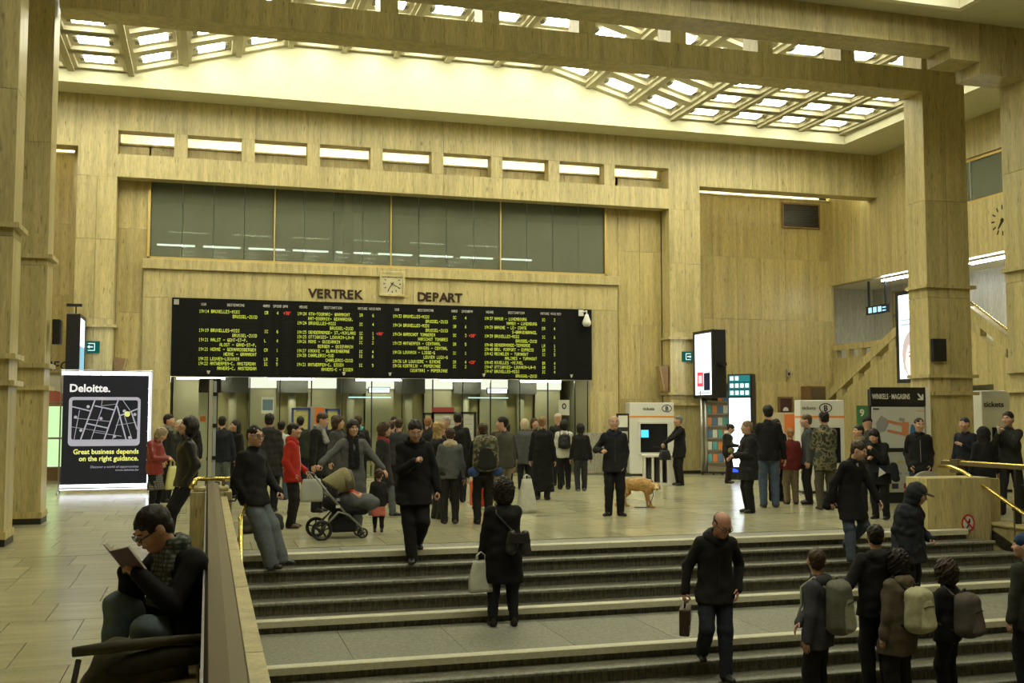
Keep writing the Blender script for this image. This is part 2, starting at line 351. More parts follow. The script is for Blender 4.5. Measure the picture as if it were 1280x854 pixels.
# ---------------- ticket hall under the board, glazed
tk = struct('wall_ticket_hall', 'ticket hall behind glass under the departures board', 'room')
PAN = mat('ticket_panel', (.36, .32, .16), .6, noise=.06, nscale=2); PANG = mat('ticket_panel_grey', (.36, .34, .22), .6)
SOFF = mat('ticket_soffit', (.05, .05, .04), .6)
box('hall_back', -1.0, 11.1, 33.0, 33.1, 0, 2.9, PAN, tk); box('hall_ceiling', -1.0, 11.1, 30.2, 33.1, 2.86, 2.95, PLASW, tk)
MB().box(-1.1, -1.0, 30.2, 33.1, 0, 2.9).box(11.1, 11.2, 30.2, 33.1, 0, 2.9).build('hall_side', PANG, tk)
ed = [.25, 1.11, 1.93, 2.8, 3.66, 4.5, 5.38, 6.28, 7.17, 8.02, 8.92, 9.8, 10.66]
for i, (a, b) in enumerate(zip(ed[:-1], ed[1:])):
    if i % 2 == 0: box('bulkhead', a, b, 31.2, 31.3, 2.42, 2.86, SOFF, tk); box('wall_panel', a, b, 31.62, 31.68, 0, 2.86, PAN, tk); MB().tube([((a + b) / 2, 31.5, 0), ((a + b) / 2, 31.5, 2.5)], .12, 10).build('round_pillar', PANG, tk, True)
    else: box('lit_panel', a + .02, b - .02, 31.3, 31.4, 2.56, 2.86, emit('lit_lintel', (1, .98, .85), 1.0), tk); box('wall_panel', a + .02, b - .02, 31.42, 31.47, 0, 2.86, PANG, tk)
box('wall_panel', -.95, .25, 31.62, 31.68, 0, 2.86, PANG, tk)
for i in range(5):
    t = thing('ticket_hall_lamp', 'ceiling tube lamp inside the glazed ticket hall', 'lamp', (-.85 + i * 2.5, 30.8, 2.78), 0, 'tubes in the ticket hall')
    MB().box(0, 1.3, -.03, .03, 0, .05).build('tube', emit('ticket_tube', (1, .96, .8), 34), t); box('housing', -.02, 1.32, -.06, .06, .05, .08, WHITE, t)
gz = struct('window_2', 'glass screen of the ticket hall under the board', 'window')
ev = [-.96] + ed + [11.07]
for a, b in zip(ev[:-1], ev[1:]): piece('pane', (b - a - .012, .012, 2.0 if b > 10 else 2.78), ((a + b) / 2, 30.08, 1.82 if b > 10 else 1.42), GLASS, gz)
for e in ev: piece('mullion', (.03, .05, 2.78), (e, 30.08, 1.42), BLACK, gz)
ct = box('counter_base', 10.85, 12.5, 29.62, 29.78, 0, 1.25, GRANW, wb, .01)
slabs(wb, '-y', 29.62, 10.85, 12.5, .05, 1.25, 2, 1, GRANW)
# ---------------- frame B (second from camera) and frame A
fb = struct('wall_frame_middle', 'second travertine frame with pierced beam on tall columns', 'wall')
YB = 19.0
column(fb, -3.68, -2.63, YB, 19.64, ZC, (4.45, 2.62, 2.25), '+x')
column(fb, 14.72, 15.80, YB, 19.64, ZC, (4.54, 2.62, 2.25), '-x')
box('lower_beam', -2.57, 14.72, YB + .03, 19.62, 8.77, 9.27, TRAV, fb); slabs(fb, '-y', YB + .03, -2.57, 14.72, 8.77, 9.27, 18, 1)
pb = 17.29 / 9 + .035
for i in range(8): box('post', -2.57 + (i + 1) * pb - .36, -2.57 + (i + 1) * pb - .02, YB, 19.62, 9.27, 9.99, TRAV, fb)
box('header', -2.57, 14.72, YB, 19.62, 9.99, ZC, TRAV, fb)
fa = struct('wall_frame_near', 'nearest travertine frame with deep beam', 'wall')
YA = 15.94
column(fa, -3.72, -2.66, YA, 16.6, ZC, (4.45, 2.62, 2.25), '+x')
column(fa, 14.62, 15.7, YA, 16.6, ZC, (4.54, 2.62, 2.25), '-x')
box('beam', -2.66, 12.98, YA + .03, 16.6, 8.54, ZC, TRAV, fa); slabs(fa, '-y', YA + .03, -2.66, 12.98, 8.54, 9.1, 12, 1)
box('corbel', 12.98, 13.62, YA, 16.6, 8.33, ZC, TRAV, fa); box('corbel', 13.62, 14.62, YA, 16.6, 8.10, ZC, TRAV, fa)
for i in range(6):  # added fill light out of sight, lifts the dark front of frame B
    t = thing('added_fill_lamp', 'added fill tube hidden behind the nearest beam to brighten the middle frame', 'lamp', (-1.6 + i * 2.4, 16.66, 8.95), 0, 'added fill tubes behind the nearest beam')
    MB().tube([(0, .06, 0), (1.5, .06, 0)], .02, 6).build('tube', emit('added_near_fill_glow', (.98, 1, .72), COVE * 4), t); box('batten', 0, 1.5, -.03, .03, -.04, .04, WHITE, t)
# ---------------- right and left walls
rw = struct('wall_right', 'travertine right wall with a stair opening and a high window', 'wall')
slabs(rw, '-x', XR, 26.6, 32.1, 6.27, 9.4, 6, 1); slabs(rw, '-x', XR, 26.6, 29.3, 9.4, ZC, 3, 1)
slabs(rw, '-x', XR, 19.5, 26.6, 6.27, 7.84, 7, 1); slabs(rw, '-x', XR, 19.5, 26.6, 9.14, ZC, 7, 1)
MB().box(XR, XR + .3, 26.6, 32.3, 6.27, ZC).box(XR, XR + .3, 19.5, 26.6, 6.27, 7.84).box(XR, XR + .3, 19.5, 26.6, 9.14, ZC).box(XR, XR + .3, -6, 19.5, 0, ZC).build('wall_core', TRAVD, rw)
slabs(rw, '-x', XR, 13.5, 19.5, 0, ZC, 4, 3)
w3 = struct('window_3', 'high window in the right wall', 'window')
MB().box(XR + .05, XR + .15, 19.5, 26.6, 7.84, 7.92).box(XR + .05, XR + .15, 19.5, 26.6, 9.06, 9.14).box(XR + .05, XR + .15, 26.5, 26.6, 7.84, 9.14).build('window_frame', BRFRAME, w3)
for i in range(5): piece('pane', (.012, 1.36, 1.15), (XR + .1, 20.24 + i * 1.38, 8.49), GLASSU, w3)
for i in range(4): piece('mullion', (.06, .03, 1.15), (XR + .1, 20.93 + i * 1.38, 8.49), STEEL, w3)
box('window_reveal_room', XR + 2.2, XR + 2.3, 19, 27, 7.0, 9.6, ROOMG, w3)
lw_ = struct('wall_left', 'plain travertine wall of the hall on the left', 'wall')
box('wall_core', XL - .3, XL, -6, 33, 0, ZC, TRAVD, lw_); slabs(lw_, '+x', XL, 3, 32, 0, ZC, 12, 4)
nw = struct('wall_front', 'far travertine wall of the hall opposite the board', 'wall')
box('wall_core', XL, XR, -6.3, -6, -2.7, ZC, TRAVD, nw)
# stair landing behind the right wall
ld = struct('wall_landing', 'upper landing and grey stairwell behind the right wall opening', 'wall')
slabs(ld, '-x', 23.2, 19.5, 33, 2.6, 6.35, 9, 1, GREYP)
MB().box(23.2, 23.4, 19, 33.2, 0, 6.5).build('stairwell_core', GREYP, ld)
box('stairwell_ceiling', XR, 23.3, 19, 33.2, 6.30, 6.42, PLASW, ld)
box('stairwell_end', XR - .2, 23.3, 32.9, 33.1, 0, 6.4, GREYP, ld); box('stairwell_end', XR + .3, 23.3, 19.0, 19.2, 0, 6.4, GREYP, ld)
box('landing_floor', 20.25, 23.2, 24.3, 27.4, 3.4, 3.6, GREYP, ld); box('landing_floor', 20.95, 23.2, 27.4, 33, 3.0, 3.15, GREYP, ld)
box('recess_frame', 23.0, 23.18, 29.6, 31.6, 5.18, 5.3, TRAVD, ld); box('recess_back', 23.1, 23.17, 29.6, 31.6, 3.2, 5.18, GREYW, ld)
MB().box(23.0, 23.18, 29.6, 29.68, 3.2, 6.1).box(23.0, 23.18, 31.52, 31.6, 3.2, 6.1).box(23.0, 23.18, 29.6, 31.6, 6.0, 6.1).build('recess_jamb', TRAVD, ld)
# passage under the landing
box('passage_wall', 22.2, 22.3, 21, 27, 0, 2.7, GREYP, ld)
# flights: balustrade walls with slots
def sloped(par, x0, x1, ya, za, yb, zb, h0, slots, floor_z):
    """balustrade wall along Y whose top runs from (ya,za) to (yb,zb), with parallelogram slots under the coping"""
    sl = (zb - za) / (yb - ya); cop = .30; sh = .30
    f = lambda y: za + (y - ya) * sl
    MB().prism([(ya, f(ya)), (yb, f(yb)), (yb, f(yb) - cop), (ya, f(ya) - cop)], 'x', x0 - .02, x1 + .02).build('coping', TRAV, par)
    MB().prism([(ya, f(ya) - cop - sh), (yb, f(yb) - cop - sh), (yb, floor_z(yb)), (ya, floor_z(ya))], 'x', x0, x1).build('balustrade_wall', TRAV, par)
    n = slots; L = (yb - ya) / n; prev = ya
    for i in range(n + 1):
        a = ya + L * i - .12 * (1 if L > 0 else -1); b = a + .30 * (1 if L > 0 else -1)
        lo, hi = min(ya, yb), max(ya, yb); a = min(max(a, lo), hi); b = min(max(b, lo), hi)
        if abs(b - a) > .02: MB().prism([(a, f(a) - cop), (b, f(b) - cop), (b, f(b) - cop - sh), (a, f(a) - cop - sh)], 'x', x0, x1).build('slot_post', TRAV, par)
fs1 = struct('wall_stair_far', 'travertine slotted balustrade of the stair flight rising on the right', 'balustrade')
sloped(fs1, 20.2, 20.42, 33.6, 1.42, 26.9, 4.83, 0, 7, lambda y: 0)
box('balustrade_newel', 20.2, 20.42, 24.4, 26.9, 2.6, 4.83, TRAV, fs1)
for i in range(16): box('tread', 20.42, 23.2, 33.4 - i * .38, 33.8 - i * .38, .1 + i * .19, .24 + i * .19, GREYP, fs1)
fs2 = struct('wall_stair_near', 'travertine slotted balustrade of the stair flight descending toward the front', 'balustrade')
s2 = (4.80 - 1.55) / 5.0; g2 = lambda y: 4.80 - (24.4 - y) * s2
MB().prism([(24.4, g2(24.4)), (19.4, g2(19.4)), (19.4, g2(19.4) - .34), (24.4, g2(24.4) - .34)], 'x', 20.18, 20.44).build('coping', TRAV, fs2)
MB().prism([(24.4, g2(24.4) - .58), (24.4, 2.6), (23.5, 2.6), (23.5, 2.1), (21.2, 2.1), (21.2, 0), (19.4, 0), (19.4, g2(19.4) - .58)], 'x', 20.2, 20.42).build('balustrade_wall', TRAV, fs2)
for a in (24.4, 23.45, 22.5, 21.55, 20.6, 19.8): MB().prism([(a, g2(a) - .33), (max(19.4, a - .45), g2(max(19.4, a - .45)) - .33), (max(19.4, a - .45), g2(max(19.4, a - .45)) - .6), (a, g2(a) - .6)], 'x', 20.2, 20.42).build('slot_post', TRAV, fs2)
MB().tube([(20.3, 24.4, 4.92), (20.3, 18.6, 1.15)], .03, 8).build('handrail', BRASS, fs2, True)
for i in range(14): box('tread', 20.42, 23.2, 24.3 - (i + 1) * .36, 24.3 - i * .36, 3.35 - i * .23, 3.5 - i * .23, GREYP, fs2)
mz = struct('wall_mezzanine', 'travertine balustrade of the mezzanine corridor with three slots', 'balustrade')
box('balustrade_wall', XR, XR + .2, 27.4, 32.1, 1.0, 3.72, TRAV, mz); box('coping', XR - .02, XR + .22, 27.4, 32.1, 4.0, 4.2, TRAV, mz)
for y in (27.5, 28.3, 29.05, 29.8, 30.5, 31.2, 31.95): box('slot_post', XR, XR + .2, y - .09, y + .09, 3.72, 4.0, TRAV, mz)
# stairwell tubes
for k, (ya, yb) in enumerate(((28.2, 29.7), (23.3, 25.6))):
    t = thing('stairwell_lamp', ['bare fluorescent tubes under the lintel above the far stair flight', 'bare fluorescent tubes under the lintel right of the big column'][k], 'lamp', (XR + .35, ya, 6.18), 0)
    for q in range(2): MB().tube([(q * .12, 0, 0), (q * .12, yb - ya, 0)], .022, 6).build('tube', emit('stair_tube', (.93, .97, 1), 50), t)
    box('batten', -.04, .16, 0, yb - ya, .03, .08, WHITE, t)
# ================================================================== CEILING
ce = struct('ceiling', 'plaster ceiling with coffered skylight vault', 'ceiling')
HX0, HX1, HY0, HY1 = -7.9, 18.95, 20.04, 28.2
MB().box(XL, XR, HY1, 31.1, ZC, ZC + .1).box(XL, XR, 16.0, HY0, ZC, ZC + .1).box(XL, HX0, HY0, HY1, ZC, ZC + .1).box(HX1, XR, HY0, HY1, ZC, ZC + .1).box(XL, -3.0, 31, 33.1, ZC, ZC + .1).box(14, XR + .3, 31, 33.1, ZC, ZC + .1).build('soffit', PLAS, ce)
px_ = 1.4316
VX = [HX0 + .2 + 0] ; VZ = []
prof = []
cx = 5.525; xs = [cx + 2.5 * px_ + i * 1.332 for i in range(4)]; xs += [xs[-1] + px_ * i for i in range(1, 5)]
xs = [2 * cx - x for x in xs[::-1]] + [cx - 1.5 * px_, cx - .5 * px_, cx + .5 * px_, cx + 1.5 * px_] + xs
ZT, ZL_ = 11.62, 10.50
def vz(x):
    d = abs(x - cx); a = 2.5 * px_; b = a + 3 * 1.332
    return ZT if d <= a else (ZL_ if d >= b else ZT + (ZL_ - ZT) * (d - a) / (b - a))
pts = [(x, vz(x)) for x in xs]
for y0, y1 in ((HY1 - .006, HY1 + .15), (HY0 - .15, HY0 + .006)):
    MB().prism([(HX0, ZC)] + [(HX0, ZL_ + .3)] + [(x, z + .45) for x, z in pts] + [(HX1, ZL_ + .3), (HX1, ZC)], 'y', y0, y1).build('gable_wall', PLAS, ce)
MB().box(HX0 - .15, HX0 + .006, HY0, HY1, ZC, ZL_ + .5).box(HX1 - .006, HX1 + .15, HY0, HY1, ZC, ZL_ + .5).build('side_upstand', PLAS, ce)
for a, b in ((HX0, HX0), (HX1, HX1)): pass
MB().box(HX0 - .05, HX1 + .05, HY1 - .02, HY1 + .12, ZC - .05, ZC + .03).box(HX0 - .05, HX1 + .05, HY0 - .12, HY0 + .02, ZC - .05, ZC + .03).box(HX0 - .12, HX0 + .02, HY0, HY1, ZC - .05, ZC + .03).box(HX1 - .02, HX1 + .12, HY0, HY1, ZC - .05, ZC + .03).build('lip', PLAS, ce)
GB = mat('coffer_glass_block', (.85, .82, .66), .5)
LAMPM = emit('coffer_lamp_glow', (1, .985, .76), LAMP)
PX = mat('lamp_holder', (.25, .24, .2), .5)
lamp_me = {}
def coffer_bay(par, pts, y0, y1, ny, group, label, lm=None):
    lm = lm or LAMPM
    dy = (y1 - y0) / ny
    for (x, z) in pts: MB().box(x - .075, x + .075, y0, y1, z - .02, z + .30).build('rib', RIBD, par)
    for (xa, za), (xb, zb) in zip(pts[:-1], pts[1:]):
        ang = math.atan2(zb - za, xb - xa); L = math.hypot(xb - xa, zb - za); rot = Matrix.Rotation(-ang, 4, 'Y')
        for j in range(ny):
            k = ('cell', round(L, 2), round(dy, 2), lm.name)
            if k not in lamp_me:
                h, d = L / 2, dy / 2
                m1 = MB()
                for (a, b, c, e, lo, hi) in ((.07, .17, 0, 0, .05, .14), (.25, .36, 0, 0, .15, .22)):
                    m1.box(-h + a - .08, h - a + .08, -d + a - .08, -d + b, lo, hi + .08); m1.box(-h + a - .08, h - a + .08, d - b, d - a + .08, lo, hi + .08)
                    m1.box(-h + a - .08, -h + b, -d + a, d - a, lo, hi + .08); m1.box(h - b, h - a + .08, -d + a, d - a, lo, hi + .08)
                lamp_me[k] = (m1.mesh('coffer_frame', RIBM), MB().box(-h + .1, h - .1, -d + .1, d - .1, .27, .30).mesh('glass_block', GB),
                              MB().box(-.33, .33, -.15, -.02, 0, .09).box(-.33, .33, .02, .15, 0, .09).mesh('tube', lm),
                              MB().box(-.44, -.34, -.12, .12, .0, .1).box(.34, .44, -.12, .12, .0, .1).box(-.42, .42, -.11, .11, .10, .13).mesh('lamp_holder', PX))
            f, g, tb, hd = lamp_me[k]; M = Matrix.Translation(((xa + xb) / 2, y0 + (j + .5) * dy, (za + zb) / 2)) @ rot
            for nm, me in (('coffer_frame', f), ('glass_block', g)):
                o = bpy.data.objects.new(nm, me); COL.objects.link(o); o.parent = par; o.matrix_world = M
            t = thing('coffer_lamp', label, 'lamp', (0, 0, 0), 0, group); t.matrix_world = M @ Matrix.Translation((0, 0, .10))
            for nm, me in (('tube', tb), ('lamp_holder', hd)):
                o = bpy.data.objects.new(nm, me); COL.objects.link(o); o.parent = t
coffer_bay(ce, pts, HY0, HY1, 6, 'lamps in the skylight coffers', 'bright fluorescent lamp unit set in a coffer of the vaulted skylight')
# cross ribs
for j in range(7):
    y = HY0 + j * 1.36; m = MB()
    for (xa, za), (xb, zb) in zip(pts[:-1], pts[1:]):
        m.prism([(xa, za + .05), (xb, zb + .05), (xb, zb + .28), (xa, za + .28)], 'y', y - .06, y + .06)
    m.build('cross_rib', RIBM, ce)
# near bay in front of frame A
cn = struct('ceiling_near', 'lower plaster ceiling of the nearest bay with its own skylight', 'ceiling')
NX0, NX1, NY0, NY1, ZN = -1.75, 12.72, 4.4, 15.35, 9.06
MB().box(XL, XR, NY1, 15.96, ZN, ZN + .1).box(XL, NX0, -6, NY1, ZN, ZN + .1).box(NX1, XR, -6, NY1, ZN, ZN + .1).box(NX0, NX1, -6, NY0, ZN, ZN + .1).build('soffit', PLAS, cn)
MB().box(XL, -3.7, 15.9, 16.0, ZN, ZC).box(15.7, XR, 15.9, 16.0, ZN, ZC).build('step_wall', PLAS, cn)
MB().box(NX0 - .1, NX1 + .1, NY1 - .02, NY1 + .1, ZN - .05, ZN + .7).box(NX0 - .1, NX1 + .1, NY0 - .1, NY0 + .02, ZN - .05, ZN + .7).box(NX0 - .1, NX0 + .02, NY0, NY1, ZN - .05, ZN + .7).box(NX1 - .02, NX1 + .1, NY0, NY1, ZN - .05, ZN + .7).build('lip', PLASW, cn)
npts = [(NX0 + i * (NX1 - NX0) / 10, ZN + .36) for i in range(11)]
coffer_bay(cn, npts, NY0, NY1, 8, 'lamps in the nearest skylight', 'bright fluorescent lamp unit set in a coffer of the nearest skylight', emit('near_lamp_glow', (1, .985, .76), LAMP * .66))
# ================================================================== THINGS
# ---------------- departures board
F57 = {'A':'0E11111F111111','B':'1E11111E11111E','C':'0E11101010110E','D':'1E11111111111E','E':'1F10101E10101F','F':'1F10101E101010','G':'0E11101713110F','H':'1111111F111111','I':'0E04040404040E','J':'0702020202120C','K':'11121418141211','L':'1010101010101F','M':'111B1515111111','N':'11191513111111','O':'0E11111111110E','P':'1E11111E101010','Q':'0E11111115120D','R':'1E11111E141211','S':'0F10100E01011E','T':'1F040404040404','U':'1111111111110E','V':'11111111110A04','W':'1111111515150A','X':'11110A040A1111','Y':'11110A04040404','Z':'1F01020408101F','0':'0E11131519110E','1':'040C040404040E','2':'0E11010204081F','3':'1F02040201110E','4':'02060A121F0202','5':'1F101E0101110E','6':'0608101E11110E','7':'1F010204080808','8':'0E11110E11110E','9':'0E11110F01020C','-':'0000001F000000','.':'00000000000C0C',':':'000C0C000C0C00','+':'0004041F040400',"'":'0C040800000000'}
def dots(body, x, z, y, cw, chh, m, parent, name='text_line', right=False):
    if right: x = x - len(body) * cw
    mb = MB(); dx = cw * .78 / 5; dz = chh / 7
    for i, c in enumerate(body):
        g = F57.get(c)
        if not g: continue
        for r in range(7):
            bits = int(g[2 * r:2 * r + 2], 16); k = 0
            while k < 5:
                if bits >> (4 - k) & 1:
                    e = k
                    while e < 5 and bits >> (4 - e) & 1: e += 1
                    a = x + i * cw + k * dx; b = x + i * cw + e * dx; zt = z - r * dz
                    mb.add([(a, y, zt - dz * .9), (b, y, zt - dz * .9), (b, y, zt), (a, y, zt)], [(0, 1, 2, 3)]); k = e
                else: k += 1
    return mb.build(name, m, parent)
bd = thing('departures_board', 'long black departures board with yellow green rows of train times above the ticket hall', 'board', (0, 0, 0))
BB = mat('board_black', (.006, .006, .0055), .7, spec=.12); BF = mat('board_flap', (.008, .008, .007), .65, spec=.12)
box('housing', -.98, 11.07, 29.68, 29.84, 2.83, 4.95, BB, bd, .01)
YEL = mat('flap_yellow', (.72, .85, .10), .6, emis=(.8, 1, .1), es=.25); WHT = mat('flap_white', (.75, .75, .7), .6); RED = mat('flap_red', (.8, .05, .03), .6, emis=(1, .05, .03), es=.5)
cols = [(-.27, .04, 1.27, 1.46, 1.79, 1.97), (2.35, 2.66, 3.91, 4.07, 4.44, 4.56), (5.03, 5.33, 6.64, 6.78, 7.14, 7.26), (7.73, 8.03, 9.34, 9.49, 9.86, 9.98)]
heads = [('UUR', 'BESTEMMING', 'AARD', 'SPOOR', 'OPM'), ('HEURE', 'DESTINATION', 'NATURE', 'VOIE', 'REM')] * 2
data = [[(0, '19:14', 'BRUXELLES-MIDI', 'BRUSSEL-ZUID', 'CR', '4', "+30'"), (4, '19:19', 'BRUXELLES-MIDI', 'BRUSSEL-ZUID', 'IC', '6', ''), (6, '19:21', 'AALST - GENT-ST-P.', 'ALOST - GAND-ST-P.', 'L', '4', ''), (8, '19:21', 'HERNE - GERAARDSBERGEN', 'HERNE - GRAMMONT', 'CR', '1', ''), (10, '19:22', 'LEUVEN-LOUVAIN', '', 'LR', '3', ''), (11, '19:22', 'ANTWERPEN-C. AMSTERDAM', 'ANVERS-C. AMSTERDAM', 'IC', '5', '')],
        [(0, '19:24', 'ATH-TOURNAI- GRAMMONT', 'AAT-DOORNIK- GERAARDSB.', 'IR', '6', ''), (2, '19:24', 'BRUXELLES-MIDI', 'BRUSSEL-ZUID', 'IC', '4', ''), (4, '19:25', 'DENDERMONDE- ST.-NIKLAAS', '', 'IC', '1', "+08'"), (5, '19:25', 'OTTIGNIES- LOUVAIN-LA-N', '', 'IR', '3', ''), (6, '19:26', 'MONS - QUIEVRAIN', 'BERGEN - QUIEVRAIN', 'IC', '2', ''), (8, '19:27', 'KNOKKE - BLANKENBERGE', '', 'IC', '4', ''), (9, '19:30', 'CHARLEROI-SUD', 'CHARLEROI-ZUID', 'IC', '6', ''), (11, '19:31', 'ANTWERPEN-C. ESSEN', 'ANVERS-C - ESSEN', 'IC', '5', '')],
        [(0, '19:33', 'BRUXELLES-MIDI', 'BRUSSEL-ZUID', 'IC', '4', ''), (2, '19:34', 'BRUXELLES-MIDI', 'BRUSSEL-ZUID', 'IR', '6', ''), (4, '19:34', 'AARSCHOT TONGEREN', 'AARSCHOT TONGRES', 'IC', '3', "+20'"), (6, '19:35', 'ANTWERPEN - CENTRAAL', 'ANVERS - CENTRAL', 'IR', '5', ''), (8, '19:36', 'LOUVAIN - LIEGE-G', 'LEUVEN LUIK-G', 'IC', '1', ''), (10, '19:36', 'LA LOUVIERE - BINCHE', '', 'IR', '4', "+20'"), (11, '19:36', 'KORTRIJK - POPERINGE', 'COURTRAI - POPERINGE', 'IC', '2', '')],
        [(0, '19:37', 'NAMUR - LUXEMBOURG', 'NAMEN - LUXEMBURG', 'IC', '3', ''), (2, '19:39', 'BRAINE - LE- COMTE', 'S-GRAVENBRAKEL', 'CR', '4', ''), (4, '19:39', 'BRUXELLES-MIDI', 'BRUSSEL-ZUID', 'IC', '6', ''), (6, '19:40', 'DENDERMONDE-TERMONDE', '', 'LR', '1', ''), (7, '19:40', 'BRU. AIRPORT - EXPRESS', '', 'IR', '3', ''), (8, '19:42', 'MECHELEN - TURNHOUT', 'MALINES - TURNHOUT', 'IC', '5', ''), (10, '19:45', 'NIVELLES -NIJVEL', '', 'IR', '4', ''), (11, '19:47', 'OTTIGNIES- LOUVAIN-LA-N', '', 'IR', '3', ''), (12, '19:47', 'BRUXELLES-MIDI', 'BRUSSEL-ZUID', 'IC', '4', '')]]
for ci, (cx_, hd_, dt) in enumerate(zip(cols, heads, data)):
    for r in range(14):   # the flap rows stand slightly proud of the housing
        m = MB(); z = 4.65 - .129 * r
        for a, b in ((cx_[0] - .02, cx_[0] + .27), (cx_[1] - .02, cx_[2] + .03), (cx_[3] - .03, cx_[3] + .18), (cx_[4] - .03, cx_[4] + .07), (cx_[5] - .03, cx_[5] + .25)): m.box(a, b, 29.672, 29.69, z - .105, z + .015)
        m.build('flap_row', BF, bd)
    for t_, x_ in zip(hd_, (cx_[0] + .05, cx_[1] + .42, cx_[3] - .04, cx_[4] - .10, cx_[5] - .02)): dots(t_, x_, 4.82, 29.675, .046, .07, WHT, bd, 'heading')
    for (r, tm, a, b, k, v, rem) in dt:
        z = 4.64 - .129 * r
        dots(tm, cx_[0], z, 29.668, .052, .088, YEL, bd); dots(a, cx_[1], z, 29.668, .055, .088, YEL, bd)
        if b: dots(b, cx_[2], z - .129, 29.668, .055, .088, YEL, bd, right=True)
        dots(k, cx_[3], z, 29.668, .055, .088, YEL, bd); dots(v, cx_[4], z, 29.668, .055, .088, YEL, bd)
        if rem: dots(rem, cx_[5], z, 29.668, .055, .088, RED, bd, 'delay_mark')
for x in (.0, 3.65, 4.95, 7.7, 10.4): MB().lathe([(.05, 0), (.02, -.09)], (x, 29.64, 2.98), 8).build('spot_lamp', WHITE, bd)
box('sensor_plate', -.93, -.80, 29.66, 29.69, 4.76, 4.90, STEEL, bd)
# letters over the board and the square clock
for wd, x, lab in (('VERTREK', 2.66, 'bronze capital letters spelling the Dutch word for departure left of the clock'), ('DEPART', 5.75, 'bronze capital letters spelling the French word for departure right of the clock')):
    t = thing('wall_lettering', lab, 'sign', (x, 29.80, 5.07))
    for i, c in enumerate(wd):
        adv = {'V': .215, 'E': .20, 'R': .215, 'T': .20, 'K': .22, 'D': .23, 'P': .21, 'A': .225}
        off = sum(adv[q] for q in wd[:i]) * (1.5 / 1.465 if wd == 'VERTREK' else 1.33 / 1.285)
        text('letter', c, .355, BRLET, t, (off, -.01, 0), bold=.012, extrude=.012)
ck = thing('wall_clock', 'square stone framed clock with black hands above the departures board', 'clock', (5.01, 29.78, 5.525))
MB().box(-.37, .37, -.09, .03, -.36, -.29).box(-.37, .37, -.09, .03, .29, .36).box(-.37, -.30, -.09, .03, -.29, .29).box(.30, .37, -.09, .03, -.29, .29).build('frame', TRAV, ck, bevel=.01)
CLK = mat('clock_face', (.52, .47, .30), .5); INK = mat('black_ink', (.012, .012, .012), .5)
box('face', -.30, .30, -.05, .0, -.29, .29, CLK, ck)
def hand(par, ang, L, wd, y, m=None):
    a = math.radians(ang); d = (math.sin(a), math.cos(a)); n = (d[1], -d[0])
    MB().prism([(d[0] * -.06 + n[0] * wd, d[1] * -.06 + n[1] * wd), (d[0] * L + n[0] * wd * .6, d[1] * L + n[1] * wd * .6), (d[0] * L - n[0] * wd * .6, d[1] * L - n[1] * wd * .6), (d[0] * -.06 - n[0] * wd, d[1] * -.06 - n[1] * wd)], 'y', y - .006, y).build('hand', m or INK, par)
def ticks(par, r0, r1, y, wd=.012):
    for k in range(12):
        a = math.radians(30 * k); d = (math.sin(a), math.cos(a)); n = (d[1] * wd, -d[0] * wd)
        MB().prism([(d[0] * r0 + n[0], d[1] * r0 + n[1]), (d[0] * r1 + n[0], d[1] * r1 + n[1]), (d[0] * r1 - n[0], d[1] * r1 - n[1]), (d[0] * r0 - n[0], d[1] * r0 - n[1])], 'y', y - .008, y).build('hour_mark', INK, par)
ticks(ck, .20, .255, -.05); hand(ck, 213, .20, .016, -.06); hand(ck, 119, .23, .012, -.067)
ck2 = thing('wall_clock', 'frameless clock of black hour strokes high on the right wall', 'clock', (XR - .03, 23.74, 7.12), -90)
ticks(ck2, .30, .42, 0, .02); hand(ck2, 105, .36, .022, -.01); hand(ck2, 215, .27, .028, -.017); MB().tube([(0, 0, 0), (0, -.03, 0)], .05, 10).build('hub', INK, ck2)
vt = thing('wall_vent', 'black ventilation grille on the recessed wall beside the portal', 'vent', (19.71, 32.04, 8.68))
MB().box(-.74, .74, -.05, .0, -.44, -.39).box(-.74, .74, -.05, 0, .39, .44).box(-.74, -.69, -.05, 0, -.39, .39).box(.69, .74, -.05, 0, -.39, .39).build('frame', WOOD, vt); box('backing', -.7, .7, 0, .02, -.4, .4, BLACK, vt)
for i in range(9): piece('slat', (1.38, .03, .02), (0, -.02, -.34 + i * .085), BLACK, vt)
# ---------------- lit advertising boxes on the columns
def lit(col, s, nm): return emit(nm, col, s)
SCRW = emit('screen_white', (.93, 1, 1), 2.1)
def lightbox(name, label, loc, rz, L, z0, z1, depth, cat='screen'):
    t = thing(name, label, cat, loc, rz)
    h = L / 2; e = .09
    box('case', -h, h, .02, depth, z0, z1, BLACK, t, .02)
    MB().box(-h, h, -.02, .03, z0, z0 + e).box(-h, h, -.02, .03, z1 - e, z1).box(-h, -h + e, -.02, .03, z0 + e, z1 - e).box(h - e, h, -.02, .03, z0 + e, z1 - e).build('bezel', BLACK, t)
    box('screen', -h + e, h - e, 0, .02, z0 + e, z1 - e, SCRW, t); return t
pc = lightbox('advertising_light_box', 'lit white advertising box with a red print on the right portal column', (14.12, 28.42, 0), -90, 1.28, 2.28, 4.28, .42)
RP = emit('print_red', (1, .12, .14), .9); PKP = emit('print_pink', (1, .62, .6), 1.2); BKP = emit('print_dark', (.05, .05, .08), .5)
box('print', -.42, -.02, -.004, 0, 2.62, 3.05, RP, pc); box('print', -.34, -.10, -.008, -.004, 2.72, 2.95, PKP, pc); box('print', .02, .42, -.004, 0, 2.50, 3.02, BKP, pc); box('print', -.42, .42, -.004, 0, 2.40, 2.46, emit('print_grey', (.6, .75, .75), 1), pc)
MB().box(-.3, .3, .1, .3, 2.2, 2.3).box(-.1, .9, .15, .3, 3.2, 3.3).build('bracket', BLACK, pc)
